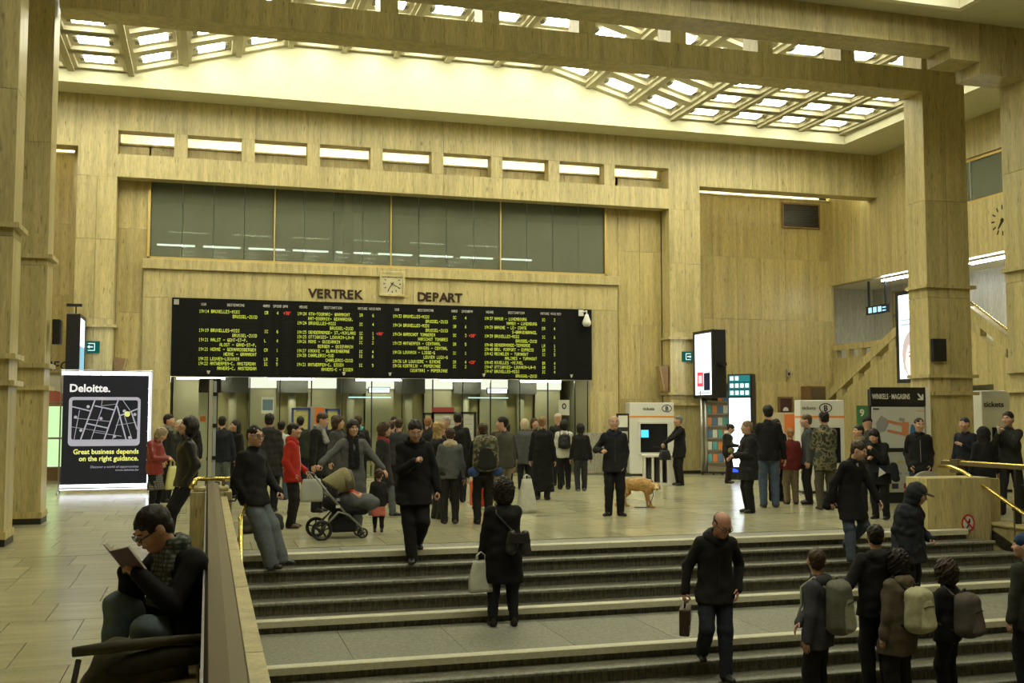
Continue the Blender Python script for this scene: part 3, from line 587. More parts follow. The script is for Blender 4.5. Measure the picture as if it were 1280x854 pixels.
pl2 = lightbox('advertising_light_box', 'lit advertising box seen edge on beside the left portal column', (-3.08, 28.42, 0), 90, 1.28, 2.28, 4.28, .30)
box('print', -.5, .5, -.004, 0, 2.9, 3.5, emit('print_blue', (.3, .6, .7), 1.0), pl2)
MB().box(-.1, .95, .05, .2, 3.2, 3.3).build('bracket', BLACK, pl2)
ps = lightbox('advertising_screen', 'tall screen with a portrait of a fair haired woman behind the big right column', (15.25, 20.24, 0), -90, 1.14, 2.52, 4.62, .25)
SKE = emit('portrait_skin', (1, .70, .62), 1.3); HRE = emit('portrait_hair', (.75, .62, .52), .9); EYE = emit('portrait_eye', (.16, .2, .25), .5); LIP = emit('portrait_lip', (.85, .42, .42), .9)
def disc(par, x, z, rx, rz_, y, m, name='portrait_print'): return MB().prism([(x + rx * math.cos(t * math.pi / 12), z + rz_ * math.sin(t * math.pi / 12)) for t in range(24)], 'y', y - .003, y).build(name, m, par)
FX = .06
disc(ps, FX - .02, 3.16, .42, .56, -.001, HRE); disc(ps, FX, 3.08, .34, .50, -.005, SKE); MB().prism([(FX - .36, 2.70), (FX - .42, 3.2), (FX - .30, 3.56), (FX, 3.66), (FX + .3, 3.56), (FX + .38, 3.2), (FX + .30, 3.3), (FX + .18, 3.40), (FX - .04, 3.34), (FX - .22, 3.38), (FX - .30, 3.18)], 'y', -.012, -.009).build('portrait_print', HRE, ps)
for x in (-.14, .15):
    disc(ps, FX + x, 3.12, .055, .022, -.009, emit('portrait_lash', (.42, .34, .30), .8)); disc(ps, FX + x, 3.12, .022, .020, -.012, EYE); disc(ps, FX + x, 3.21, .075, .012, -.009, MATS['portrait_lash'])
disc(ps, FX, 2.80, .10, .028, -.009, LIP); disc(ps, FX, 2.93, .04, .025, -.009, emit('portrait_nose', (.93, .60, .52), 1.15))
box('print', -.42, .4, -.004, -.001, 3.82, 3.87, emit('print_grey', (.6, .75, .75), 1), ps); box('print', -.42, .3, -.004, -.001, 3.93, 3.97, MATS['print_grey'], ps)
MB().box(.1, .66, .05, .2, 2.2, 2.44).build('bracket', BLACK, ps)
tt = thing('information_totem', 'tall black information totem with a glowing white screen by the passage', 'totem', (14.15, 26.3, 0), -52)
box('case', -.36, .36, .02, .30, .03, 2.92, BLACK, tt, .02); box('screen', -.31, .31, 0, .02, .35, 2.25, emit('totem_glow', (.85, .95, 1), 2.2), tt); box('base', -.42, .42, -.08, .4, 0, .05, DARKM, tt)
TEAL = emit('pictogram_teal', (.05, .38, .38), .55); PICW = emit('pictogram_white', (.9, 1, 1), 1.4)
for j in range(3):
    box('sign_panel', -.31, .31, 0, .02, 2.30 + j * .2, 2.48 + j * .2, TEAL, tt)
    for i in range((4, 4, 2)[j]): box('pictogram', -.27 + i * .15, -.17 + i * .15, -.004, 0, 2.34 + j * .2, 2.45 + j * .2, PICW, tt)
MB().prism([(-.31, .2), (.1, .2), (-.31, .34)], 'y', -.002, .02).build('print', emit('totem_blue', (.05, .12, .9), 1.2), tt)
# exit signs
def exitsign(label, x, y, z, left):
    t = thing('exit_sign', label, 'sign', (x, y, z))
    s = .16; G = emit('exit_green', (.01, .17, .13), .55)
    box('panel', -s, s, -.04, 0, -s * .95, s * .95, G, t); k = -1 if left else 1
    m = MB(); a, b = (-.02 * k, .10 * k); lo, hi = min(a, b), max(a, b)
    m.box(lo - .02, hi + .02, -.045, -.04, .08, .10).box(lo - .02, hi + .02, -.045, -.04, -.10, -.08).box((-.05 if k > 0 else .03), (-.03 if k > 0 else .05), -.045, -.04, -.10, .10)
    m.box(min(0, .1 * k), max(0, .1 * k), -.045, -.04, -.015, .015).add([(.08 * k, -.045, .05), (.08 * k, -.045, -.05), (.14 * k, -.045, 0)], [(0, 1, 2)])
    m.build('arrow_symbol', emit('exit_white', (.8, 1, .95), 1.0), t)
exitsign('green exit sign with an arrow on the right portal column', 14.0, 29.30, 3.55, False)
exitsign('green exit sign with an arrow on the left portal column', -2.9, 29.30, 3.55, True)
# wooden wedges on the inner sides of the columns
for x, k, lab in ((13.40, -1, 'slanted brown wooden panel on the right portal column'), (-2.36, 1, 'slanted brown wooden panel on the left portal column')):
    t = thing('wooden_panel', lab, 'panel', (x, 29.45, 0))
    MB().prism([(0, 2.5), (.0, 3.3), (.26 * k, 3.26), (.10 * k, 2.5)], 'y', -.10, .14).build('board', WOOD, t); MB().prism([(.26 * k, 3.26), (.30 * k, 3.26), (.14 * k, 2.5), (.10 * k, 2.5)], 'y', -.12, .16).build('front_board', mat('light_wood', (.34, .23, .10), .5), t)
t = thing('wall_speaker', 'small black square loudspeaker on the big right column', 'speaker', (14.88, YB - .005, 3.17))
box('case', -.13, .20, -.10, 0, -.24, .24, BLACK, t, .01); box('grille', -.11, .18, -.11, -.10, -.22, .22, DARKM, t)
t = thing('wall_speaker', 'narrow black loudspeaker on the side of the left column', 'speaker', (-2.55, 19.3, 3.20), 90)
box('case', -.14, .14, -.12, 0, -.21, .22, BLACK, t, .01); box('grille', -.12, .12, -.13, -.12, -.19, .20, DARKM, t)
t = thing('security_camera', 'white dome security camera hanging at the right end of the board', 'camera', (10.78, 29.5, 4.62))
MB().box(-.14, .0, .10, .17, .12, .30).build('bracket', WHITE, t); MB().tube([(-.05, .12, .24), (.06, .0, .26), (.06, 0, .15)], .025, 8).build('arm', WHITE, t); MB().lathe([(.05, .16), (.07, .08), (.13, -.06), (.135, -.12), (.08, -.2)], (.06, 0, 0), 14).build('dome', WHITE, t, True)
t = thing('security_camera', 'small black camera on top of the left light box', 'camera', (-3.2, 28.1, 4.28))
MB().tube([(0, 0, 0), (0, 0, .2)], .02, 6).build('stem', BLACK, t); MB().box(-.22, .14, -.05, .05, .2, .27).build('case', BLACK, t)
t = thing('wall_lamp', 'tiny grey emergency lamp on the recessed wall', 'lamp', (19.1, 32.04, 3.2)); box('case', -.07, .07, -.07, 0, -.12, .12, STEEL, t); box('lens', -.04, .04, -.08, -.07, -.08, .02, BLACK, t)
# fire cabinet
t = thing('fire_hose_cabinet', 'dark wooden framed cabinet with a white emblem on the recessed wall', 'cabinet', (18.98, 32.05, 1.97))
MB().box(-.28, .28, -.06, 0, -.42, -.36).box(-.28, .28, -.06, 0, .36, .42).box(-.28, -.22, -.06, 0, -.36, .36).box(.22, .28, -.06, 0, -.36, .36).build('frame', WOOD, t); box('door', -.22, .22, -.03, 0, -.36, .36, mat('dark_maroon', (.06, .02, .02), .5), t)
MB().prism([(.11 * math.cos(a * math.pi / 8), -.06 + .13 * math.sin(a * math.pi / 8)) for a in range(9)], 'y', -.035, -.03).build('emblem', WHITE, t)
t = thing('wall_cabinet', 'low brown cabinet at the foot of the far stair flight', 'cabinet', (20.15, 31.75, 0)); box('body', -.55, .03, -.3, .3, 0, 2.75, WOOD, t); box('door', -.52, .0, -.33, -.3, .05, 2.7, mat('dark_brown', (.09, .06, .03), .5), t)
# hanging sign in the stairwell
t = thing('hanging_sign', 'dark hanging sign with lit blue pictograms in the stairwell', 'sign', (21.35, 30.1, 5.27), -90)
box('case', -.56, .56, -.06, .06, -.14, .14, BLACK, t)
for i in range(3): box('pictogram', -.42 + i * .26, -.24 + i * .26, -.066, -.06, -.09, .09, emit('sign_blue', (.35, .75, 1), 1.4), t)
for z in (.04, -.06): box('pictogram', .34, .52, -.066, -.06, z - .02, z + .02, MATS['sign_blue'], t)
for x in (-.5, .42): box('hanger', x, x + .06, -.03, .03, .14, 1.0, BLACK, t)
# ---------------- billboard with the map
bb = thing('billboard', 'large dark blue lit banner stand with a city map print at the left', 'banner', (-2.25, 25.9, 0), 2)
NAVY = mat('banner_navy', (.006, .008, .022), .5, emis=(.006, .008, .02), es=.25)
GLOWB = emit('banner_glow', (.8, .85, 1), 3.2); LAV = mat('banner_lavender', (.42, .42, .56), .6, emis=(.5, .5, .68), es=.35); WHB = mat('banner_white', (.8, .8, .84), .6, emis=(.9, .9, 1), es=.5); YLB = mat('banner_yellow', (.8, .85, .25), .6, emis=(.9, .95, .3), es=.45)
box('banner', -.92, .92, -.03, 0, .22, 2.70, NAVY, bb)
MB().box(-.95, .95, .02, .06, 2.70, 2.79).box(.92, .96, .02, .06, .15, 2.79).box(-.95, .95, .10, .14, .08, .20).build('backlight', GLOWB, bb)
m = MB(); m.tube([(-.97, .08, .12), (-.97, .08, 2.82), (.99, .08, 2.82), (.99, .08, .12), (-.97, .08, .12)], .02, 6)
for x in (-.97, .99): m.tube([(x, -.25, .02), (x, .08, .12), (x, .4, .02)], .018, 6)
m.build('frame', STEEL, bb)
for i in range(8):
    for z in (2.71, .21): MB().ell((-.84 + i * .24, -.03, z), (.014, .014, .014), 4, 6).build('clip', WHB, bb)
for i in range(6): MB().ell((.915, -.03, .75 + i * .33), (.014, .014, .014), 4, 6).build('clip', WHB, bb)
text('lettering', 'Deloitte.', .245, WHB, bb, (-.79, -.034, 2.32), bold=.007)
text('lettering', 'Great business depends\non the right guidance.', .157, YLB, bb, (.735, -.034, .90), bold=.004, align='RIGHT', sx=.93)
text('lettering', 'Discover a world of opportunities\nwww.deloitte.be', .075, LAV, bb, (.735, -.034, .58), align='RIGHT', shear=.2)
def rrect(x0, x1, z0, z1, r, n=5):
    o = []
    for cx0, cz0, a0 in ((x1 - r, z1 - r, 0), (x0 + r, z1 - r, 90), (x0 + r, z0 + r, 180), (x1 - r, z0 + r, 270)): o += [(cx0 + r * math.cos(math.radians(a0 + 90 * k / n)), cz0 + r * math.sin(math.radians(a0 + 90 * k / n))) for k in range(n + 1)]
    return o
MB().prism(rrect(-.79, .75, 1.08, 2.20, .09), 'y', -.034, -.03).build('map_frame', LAV, bb); MB().prism(rrect(-.72, .69, 1.23, 2.13, .04), 'y', -.038, -.034).build('map_ground', NAVY, bb)
def road(x0, z0, x1, z1, wd): 
    d = Vector((x1 - x0, z1 - z0)); n = Vector((-d.y, d.x)).normalized() * wd / 2
    return [(x0 + n.x, z0 + n.y), (x1 + n.x, z1 + n.y), (x1 - n.x, z1 - n.y), (x0 - n.x, z0 - n.y)]
mp = MB()
for r_ in ((-.24, 2.13, -.52, 1.23, .03), (.26, 2.13, -.02, 1.23, .03), (-.72, 1.98, -.33, 1.88, .028), (-.24, 2.0, .20, 1.9, .028), (-.42, 1.60, .05, 1.49, .03), (.24, 2.0, .45, 1.23, .03), (.32, 1.78, .69, 1.93, .028), (.55, 1.86, .69, 1.45, .028), (-.56, 1.9, -.66, 1.23, .014), (-.08, 1.95, -.30, 1.23, .016), (-.72, 1.52, .0, 1.4, .01), (-.68, 1.72, .1, 1.64, .012), (-.25, 1.4, .35, 1.30, .012), (.3, 1.75, .16, 1.23, .014), (.4, 1.78, .58, 1.23, .014), (.36, 2.13, .52, 1.9, .012), (.22, 1.55, .66, 1.62, .01), (-.08, 2.13, -.1, 2.0, .012), (-.1, 2.0, .22, 2.04, .01)):
    mp.prism(road(*r_), 'y', -.042, -.038)
mp.build('map_roads', LAV, bb)
for x, z in ((-.38, 1.98), (-.64, 1.74), (-.10, 1.71), (-.52, 1.44), (.2, 1.30), (.53, 1.27), (.4, 1.88), (.63, 1.80)): disc(bb, x, z, .035, .035, -.042, LAV, 'map_dot')
disc(bb, .465, 1.81, .062, .062, -.046, YLB, 'map_marker')
# ---------------- ticket machines
ORG = mat('orange_stripe', (.75, .26, .02), .5); CRW = mat('machine_white', (.66, .66, .60), .35)
def blogo(par, x, z, y, s):
    m = MB(); n = 20
    for k in range(n):
        a, b = 2 * math.pi * k / n, 2 * math.pi * (k + 1) / n
        m.prism([(x + 1.35 * s * math.cos(a), z + s * math.sin(a)), (x + 1.35 * s * math.cos(b), z + s * math.sin(b)), (x + 1.15 * s * math.cos(b), z + .8 * s * math.sin(b)), (x + 1.15 * s * math.cos(a), z + .8 * s * math.sin(a))], 'y', y - .004, y)
    m.build('emblem', INK, par); text('lettering', 'B', 1.55 * s, INK, par, (x, y - .004, z - .55 * s), align='CENTER', bold=.005)
k1 = thing('ticket_machine', 'white ticket machine with a dark touch screen niche left of the right portal column', 'ticket machine', (12.52, 28.6, 0), -14)
MB().box(-.66, .66, .0, .75, .06, 2.14).build('cabinet', CRW, k1, bevel=.02); box('plinth', -.62, .62, .03, .72, 0, .06, PLINTH, k1)
box('stripe', -.665, .665, -.004, .76, 1.70, 1.75, ORG, k1); text('lettering', 'tickets', .13, INK, k1, (-.26, -.004, 1.92), bold=.001); blogo(k1, .45, 1.97, -.002, .11)
MB().box(-.40, .52, -.06, 0, 1.52, 1.60).box(-.40, .52, -.06, 0, .62, .68).box(-.40, -.34, -.06, 0, .68, 1.52).box(.46, .52, -.06, 0, .68, 1.52).build('niche_frame', CRW, k1, bevel=.01)
box('dark_panel', -.34, .46, -.02, 0, .68, 1.52, mat('dark_gloss', (.012, .013, .016), .12), k1); box('touch_screen', -.32, -.10, -.03, -.02, 1.12, 1.34, emit('touch_blue', (.08, .55, .95), 1.5), k1)
for i in range(4): box('key', .05 + i * .09, .11 + i * .09, -.035, -.02, .8, .86, DARKM, k1)
k2 = thing('ticket_machine', 'white ticket machine with an orange stripe behind the queue on the right', 'ticket machine', (13.5, 21.2, 0), -18)
MB().box(-.50, .50, 0, .55, .06, 2.13).build('cabinet', CRW, k2, bevel=.02); box('plinth', -.46, .46, .03, .5, 0, .06, PLINTH, k2); box('stripe', -.505, .505, -.004, .56, 1.72, 1.77, ORG, k2); text('lettering', 'tickets', .115, INK, k2, (-.45, -.004, 1.91), bold=.001); blogo(k2, .08, 1.95, -.002, .11); box('dark_panel', -.35, .4, -.02, 0, .7, 1.5, mat('dark_gloss', (.012, .013, .016), .12), k2)
k3 = thing('ticket_machine', 'white ticket machine at the right edge behind the man eating', 'ticket machine', (17.95, 20.4, 0), -20)
MB().box(-.62, .62, 0, .7, .06, 2.36).build('cabinet', CRW, k3, bevel=.02); box('plinth', -.58, .58, .03, .67, 0, .06, PLINTH, k3); text('lettering', 'tickets', .17, INK, k3, (-.57, -.004, 1.98), bold=.003); box('dark_panel', -.4, .5, -.02, 0, .6, 1.5, MATS['dark_gloss'], k3)
# small white slatted counter
wc = thing('white_counter', 'low white counter with open vertical slots in front of the ticket machine', 'counter', (11.32, 25.2, 0), -20)
box('top', -.52, .52, -.26, .26, .70, .76, WHITE, wc, .01); box('base', -.50, .50, -.24, .24, 0, .05, WHITE, wc); box('back_panel', -.50, .5, .18, .24, .05, .70, mat('counter_grey', (.3, .3, .28), .5), wc)
for x in (-.50, -.29, -.08, .10): box('slat', x, x + .06, -.24, .18, .05, .70, WHITE, wc)
box('side_panel', .16, .5, -.24, .18, .05, .70, WHITE, wc)
for x in (-.4, -.19, .04): box('divider', x, x + .02, -.1, .18, .05, .66, BLACK, wc)
t = thing('leaflet_stand', 'dark leaflet holder with white notices beside the ticket machine', 'stand', (11.72, 28.85, 0), -10)
box('post', -.03, .03, 0, .06, 0, 1.8, DARKM, t); box('board', -.20, .20, -.03, 0, .95, 1.82, DARKM, t); box('notice', -.15, .13, -.036, -.03, 1.42, 1.76, WHITE, t); box('notice', -.15, .13, -.036, -.03, 1.05, 1.30, mat('grey_paper', (.4, .4, .38), .7), t); box('foot', -.2, .2, -.2, .25, 0, .03, DARKM, t)
# timetable boards in the crowd
def board_stand(label, x, y, wd, h, frame, paper, group=None, cap=None):
    t = thing('timetable_stand', label, 'stand', (x, y, 0), 0, group)
    MB().box(-wd / 2, -wd / 2 + .05, 0, .06, 0, h).box(wd / 2 - .05, wd / 2, 0, .06, 0, h).box(-wd / 2, wd / 2, 0, .06, h - .05, h).box(-wd / 2, wd / 2, 0, .06, .5, .55).build('frame', frame, t)
    n = max(1, round(wd / .42))
    for i in range(n):
        a = -wd / 2 + .06 + i * (wd - .12) / n; box('timetable', a + .01, a + (wd - .12) / n - .01, .01, .04, .56, h - .09, paper, t)
        for j in range(9): box('print_line', a + .04, a + (wd - .12) / n - .04, .006, .01, h - .2 - j * .12, h - .19 - j * .12, mat('print_dim', (.25, .25, .2), .7), t)
    if cap: box('header', -wd / 2, wd / 2 * .6, -.02, .05, h, h + .12, cap, t)
    return t
BLUF = mat('blue_frame', (.03, .05, .22), .4); YLP = mat('yellow_paper', (.45, .44, .16), .7); WHP = mat('white_paper', (.5, .5, .42), .7); ORP = mat('orange_poster', (.6, .16, .03), .6); REDP = mat('red_header', (.28, .04, .04), .6)
board_stand('blue framed timetable stand with yellow sheets left of the scarf man', 2.22, 26.5, .46, 1.96, BLUF, YLP)
t = thing('poster_stand', 'grey poster column with an orange sheet in the crowd', 'stand', (2.62, 26.6, 0)); box('column', -.2, .2, 0, .25, 0, 2.0, mat('stand_grey', (.35, .33, .28), .5), t); box('poster', -.06, .17, -.01, 0, 1.5, 1.97, ORP, t); box('base', -.25, .25, -.05, .3, 0, .05, DARKM, t)
board_stand('blue framed timetable stand right of the orange poster', 3.0, 26.5, .36, 1.94, BLUF, YLP)
board_stand('narrow black framed timetable stand at the left of the red header', 5.42, 26.5, .26, 1.84, BLACK, YLP)
board_stand('black framed timetable stand with a red header strip', 5.88, 26.5, .72, 1.86, BLACK, WHP, cap=REDP)
board_stand('black framed timetable stand right of the one with the red header', 6.5, 26.55, .40, 1.86, BLACK, WHP)
# brochure rack and shop behind the right column
rk = thing('brochure_rack', 'tall glass and aluminium brochure rack on castors', 'rack', (14.55, 28.5, 0), -20)
for x in (-.42, -.30, .40): MB().tube([(x, 0, .08), (x, 0, 2.5)], .05, 8).build('post', STEEL, rk, True)
for j in range(6):
    box('shelf', -.28, .38, .0, .2, .35 + j * .36, .38 + j * .36, STEEL, rk)
    for i in range(4): box('leaflet', -.26 + i * .16, -.13 + i * .16, .0, .02, .39 + j * .36, .62 + j * .36, mat(('leaflet_teal', 'leaflet_white', 'leaflet_blue', 'leaflet_orange')[(i * 3 + j) % 4], ((.1, .4, .42), (.7, .75, .72), (.1, .2, .4), (.7, .25, .08))[(i * 3 + j) % 4], .5), rk)
box('base', -.46, .44, -.15, .25, .05, .09, DARKM, rk)
for x in (-.42, -.1, .15, .4): MB().ell((x, -.1, .03), (.03, .03, .03), 4, 6).build('castor', BLACK, rk)
t = thing('vending_screen', 'glowing blue display deep in the passage behind the column', 'screen', (14.9, 31.9, 0)); box('case', -.35, .35, 0, .3, 0, 2.0, DARKM, t); box('screen', -.3, .3, -.02, 0, .7, 1.9, emit('display_cyan', (.45, .8, .95), 1.1), t); box('print', -.2, .2, -.03, -.02, 1.5, 1.75, emit('print_navy', (.02, .08, .2), .5), t)
t = thing('exit_sign', 'small green running sign glowing in the passage', 'sign', (15.75, 32.3, 2.62)); box('panel', -.12, .12, -.03, 0, -.1, .1, emit('exit_green2', (.1, .9, .6), 1.2), t); box('bracket', -.02, .02, 0, .3, .0, .3, DARKM, t)
t = thing('poster_stand', 'orange and white poster stand partly behind the tall man', 'stand', (15.3, 25.9, 0), -20); box('board', -.4, .4, 0, .04, .3, 1.85, mat('poster_pale', (.5, .42, .3), .6), t); box('poster', .0, .36, -.01, 0, 1.3, 1.8, ORP, t); box('foot', -.4, .4, -.2, .25, 0, .04, DARKM, t)
t = thing('wall_poster', 'green and orange poster beside the map sign', 'poster', (15.95, 22.9, 1.64), -12)
box('sheet', -.34, .34, 0, .03, -.38, .38, mat('poster_green', (.05, .17, .06), .6), t); MB().prism([(-.3, -.36), (.34, -.36), (.34, .02), (.05, -.05)], 'y', -.006, 0).build('print', mat('poster_orange', (.6, .28, .03), .6), t); text('lettering', '9', .24, WHITE, t, (-.27, -.008, .12), bold=.006)
box('backing_post', -.05, .05, .03, .08, -1.64, .38, DARKM, t)
# ---------------- map sign
ms = thing('map_sign', 'white shop directory sign with a station plan and black header', 'sign', (13.62, 18.6, 0), -8)
MP = mat('map_panel', (.50, .51, .46), .5)
box('post', -.60, .66, .03, .12, .0, 2.32, DARKM, ms); box('header', -.60, .60, -.02, .03, 1.98, 2.36, BLACK, ms); box('upper_panel', -.57, .57, -.01, .03, 1.12, 1.96, MP, ms); box('divider', -.60, .60, -.02, .03, 1.04, 1.12, BLACK, ms); box('lower_panel', -.57, .57, -.01, .03, .22, 1.04, mat('lower_map_panel', (.36, .37, .33), .5), ms); box('side_edge', .60, .70, -.02, .12, .15, 2.36, WHITE, ms)
text('lettering', 'WINKELS \u00b7 MAGASINS', .15, WHITE, ms, (-.57, -.024, 2.12), sx=.56, bold=.002)
MB().prism([(.42, 2.22), (.44, 2.24), (.52, 2.16), (.52, 2.22), (.55, 2.22), (.55, 2.10), (.43, 2.10), (.43, 2.13), (.49, 2.13)], 'y', -.026, -.02).build('arrow_symbol', WHITE, ms)
OR2 = mat('plan_orange', (.55, .22, .10), .6); GR2 = mat('plan_grey', (.28, .28, .28), .6); BL2 = mat('plan_blue', (.04, .16, .36), .6)
def quad(par, pts_, y, m, nm='plan_print'): return MB().prism(pts_, 'y', y - .004, y).build(nm, m, par)
quad(ms, [(-.5, 1.62), (-.38, 1.78), (-.26, 1.72), (-.22, 1.60), (-.30, 1.46), (-.46, 1.42)], -.010, GR2); quad(ms, [(-.26, 1.70), (.12, 1.62), (.12, 1.56), (-.26, 1.64)], -.015, OR2); quad(ms, [(-.24, 1.50), (.12, 1.43), (.10, 1.38), (-.26, 1.45)], -.015, OR2); quad(ms, [(.08, 1.66), (.22, 1.64), (.20, 1.36), (.06, 1.38)], -.019, OR2); quad(ms, [(.27, 1.60), (.43, 1.58), (.37, 1.32), (.21, 1.34)], -.023, BL2); quad(ms, [(.02, 1.74), (.14, 1.72), (.12, 1.66), (.0, 1.68)], -.012, GR2)
for z in (1.88, 1.66, 1.40): quad(ms, [(.40, z), (.56, z), (.56, z - .015), (.40, z - .015)], -.010, OR2 if z > 1.5 else mat('plan_green', (.1, .3, .1), .6), 'legend_line')
quad(ms, [(-.55, 1.93), (-.42, 1.93), (-.42, 1.90), (-.55, 1.90)], -.010, INK, 'legend_line')
for x, z, cc in ((-.05, .86, (.4, .36, .08)), (.2, .86, (.4, .36, .08)), (-.1, .62, (.2, .2, .2)), (.1, .62, (.3, .3, .3)), (-.18, .40, (.03, .03, .03)), (.08, .40, (.15, .02, .03)), (.08, .27, (.45, .02, .06)), (-.3, .85, (.3, .3, .3))): quad(ms, [(x, z), (x + .14, z), (x + .14, z - (.04 if z > .5 else .11)), (x, z - (.04 if z > .5 else .11))], -.010, mat('shop_mark_%d%d' % (x * 100, z * 100), cc, .6), 'shop_mark')
t = thing('round_table', 'pale round table top tipped upright at the foot of the map sign', 'table', (12.35, 16.1, 0), 0)
MB().tube([(0, -.03, .40), (0, .03, .40)], .40, 28).build('tabletop', mat('table_grey', (.33, .33, .28), .5), t); MB().tube([(0, .03, .4), (0, .25, .4)], .05, 8).build('stem', DARKM, t); MB().box(-.2, .2, .03, .25, 0, .05).build('foot', DARKM, t)
# ---------------- info booth at far left
ib = thing('information_booth', 'wooden framed information booth with a green lit window at the far left', 'booth', (-4.3, 31.2, 0))
box('front_panel', -1.6, .75, 0, .1, 0, .35, WOOD, ib); MB().box(-1.6, -.02, .0, .1, .35, 2.1).box(.62, .75, 0, .1, .35, 2.1).box(-1.6, .75, 0, .1, 2.02, 2.12).build('frame', mat('booth_wood', (.30, .19, .08), .5), ib)
box('lit_window', .0, .62, .5, .55, .35, 2.02, emit('booth_green', (.72, 1, .55), 1.0), ib); box('sill', -.02, .64, -.02, .3, 1.12, 1.17, STEEL, ib); box('pane', 0, .62, .04, .06, .4, 2.0, GLASS, ib)
box('fascia', -1.6, .85, -.02, .1, 2.12, 2.98, mat('booth_white', (.55, .53, .45), .6), ib); MB().prism([(-.1 + .75 * math.cos(a), 2.14 + .36 * math.sin(a)) for a in [math.pi * k / 14 for k in range(15)]], 'y', -.03, -.02).build('emblem', mat('booth_red', (.42, .12, .09), .6), ib)
text('lettering', 'INFO', .36, INK, ib, (-.16, -.06, 3.0), bold=.004); box('ledge', -1.6, .9, -.1, .12, 2.94, 3.0, TRAV, ib)
MB().tube([(.5, .3, 1.17), (.5, .3, 1.3), (.55, .28, 1.5)], .02, 6).build('plant_stem', mat('leaf_green', (.03, .1, .02), .6), ib)
# ---------------- rails, pole, barrier
t = thing('handrail', 'bent brass handrail going down the left side of the stairs', 'handrail', (0, 0, 0))
MB().tube([(.47, 14.55, .86), (.5, 14.3, .84), (.53, 13.95, .78), (.42, 13.6, .52), (.41, 13.2, .40), (.40, 12.6, .12), (.38, 11.5, -.32), (.37, 11.1, -.42), (.36, 9.5, -1.15), (.36, 7.6, -2.0)], .027, 10).build('rail', BRASS, t, True)
for y, z in ((14.4, .78), (13.3, .36), (11.6, -.34), (9.4, -1.25)): MB().tube([(.25, y, z - .1), (.37, y, z - .1), (.41, y, z + .02)], .014, 6).build('bracket', DARKM, t)
t = thing('top_rail', 'short brass rail on top of the stone pier at the left stair head', 'rail', (0, 0, 0))
MB().tube([(-.19, 14.45, .86), (-.14, 14.55, .95), (-.1, 14.7, .955), (.33, 14.7, .95)], .03, 10).build('rail', BRASS, t, True); MB().box(-.02, .02, 14.66, 14.74, .86, .94).box(.2, .24, 14.66, 14.74, .86, .94).build('bracket', BRONZE, t)
t = thing('parapet_rail', 'long dark bronze rail with steel edge along the parapet beside the seated reader', 'rail', (0, 0, 0))
MB().prism([(.0, .86), (.02, .91), (.09, .93), (.15, .91), (.165, .86), (.15, .82), (.02, .82)], 'y', 1.2, 14.45).build('rail', BRONZE, t); box('steel_edge', -.008, .003, 1.2, 14.45, .70, .90, mat('dull_steel', (.16, .15, .18), .35, .7), t)
for i in range(7): box('bracket', .06, .11, 2 + i * 2, 2.06 + i * 2, .74, .83, DARKM, t)
t = thing('sign_pole', 'slim aluminium pole standing on the pier at the left stair head', 'pole', (.06, 14.72, .86))
box('pole', -.045, .005, -.03, .03, 0, 1.42, mat('pole_cream', (.62, .60, .48), .4), t); box('glass_edge', .01, .05, -.04, .04, 0, 1.40, mat('glass_edge', (.45, .50, .50), .15), t); box('back_edge', -.06, -.045, -.02, .02, 0, 1.4, mat('maroon_edge', (.06, .02, .03), .4), t)
for z in (.35, .78, 1.2): box('clamp', .005, .055, -.05, .05, z, z + .05, DARKM, t)
t = thing('handrail', 'polished brass handrail descending on the right side of the stairs', 'handrail', (0, 0, 0))
MB().tube([(11.98, 15.3, .93), (12.0, 15.0, .93), (12.0, 14.7, .86), (12.0, 13.4, .30), (12.05, 11.6, -.38), (12.05, 11.0, -.5), (12.05, 8, -1.9)], .03, 10).build('rail', BRASS, t, True)
for y, z in ((15.1, .88), (14.4, .70), (13.6, .32), (12.6, -.05), (11.3, -.5)): MB().tube([(12.2 if y < 14 else 12.0, y, z - .42 if y < 14 else z - .2), (12.0, y, z - .45 if y < 14 else z - .2), (12.0, y, z)], .014, 6).build('bracket', BRONZE, t)
t = thing('guard_rail', 'horizontal bronze topped guard rail on steel posts along the right stair edge', 'guard rail', (0, 0, 0))
MB().prism([(12.46, .93), (12.46, .99), (12.52, 1.01), (12.58, .99), (12.58, .93)], 'y', 4, 15.85).build('top_rail', BRONZE, t); MB().tube([(12.5, 15.85, 1.0), (12.5, 4, 1.0)], .018, 6).build('brass_strip', BRASS, t)
for y in (14.05, 12.3, 10.5): box('post', 12.46, 12.54, y, y + .06, .06, .93, DARKM, t)
for z in (.30, .68): MB().tube([(12.52, 14.05, z), (12.52, 5, z)], .015, 6).build('bar', DARKM, t)
for y in (15.5,): box('rail_block', 12.44, 12.6, y - .1, y + .1, .80, 1.03, BRONZE, t)
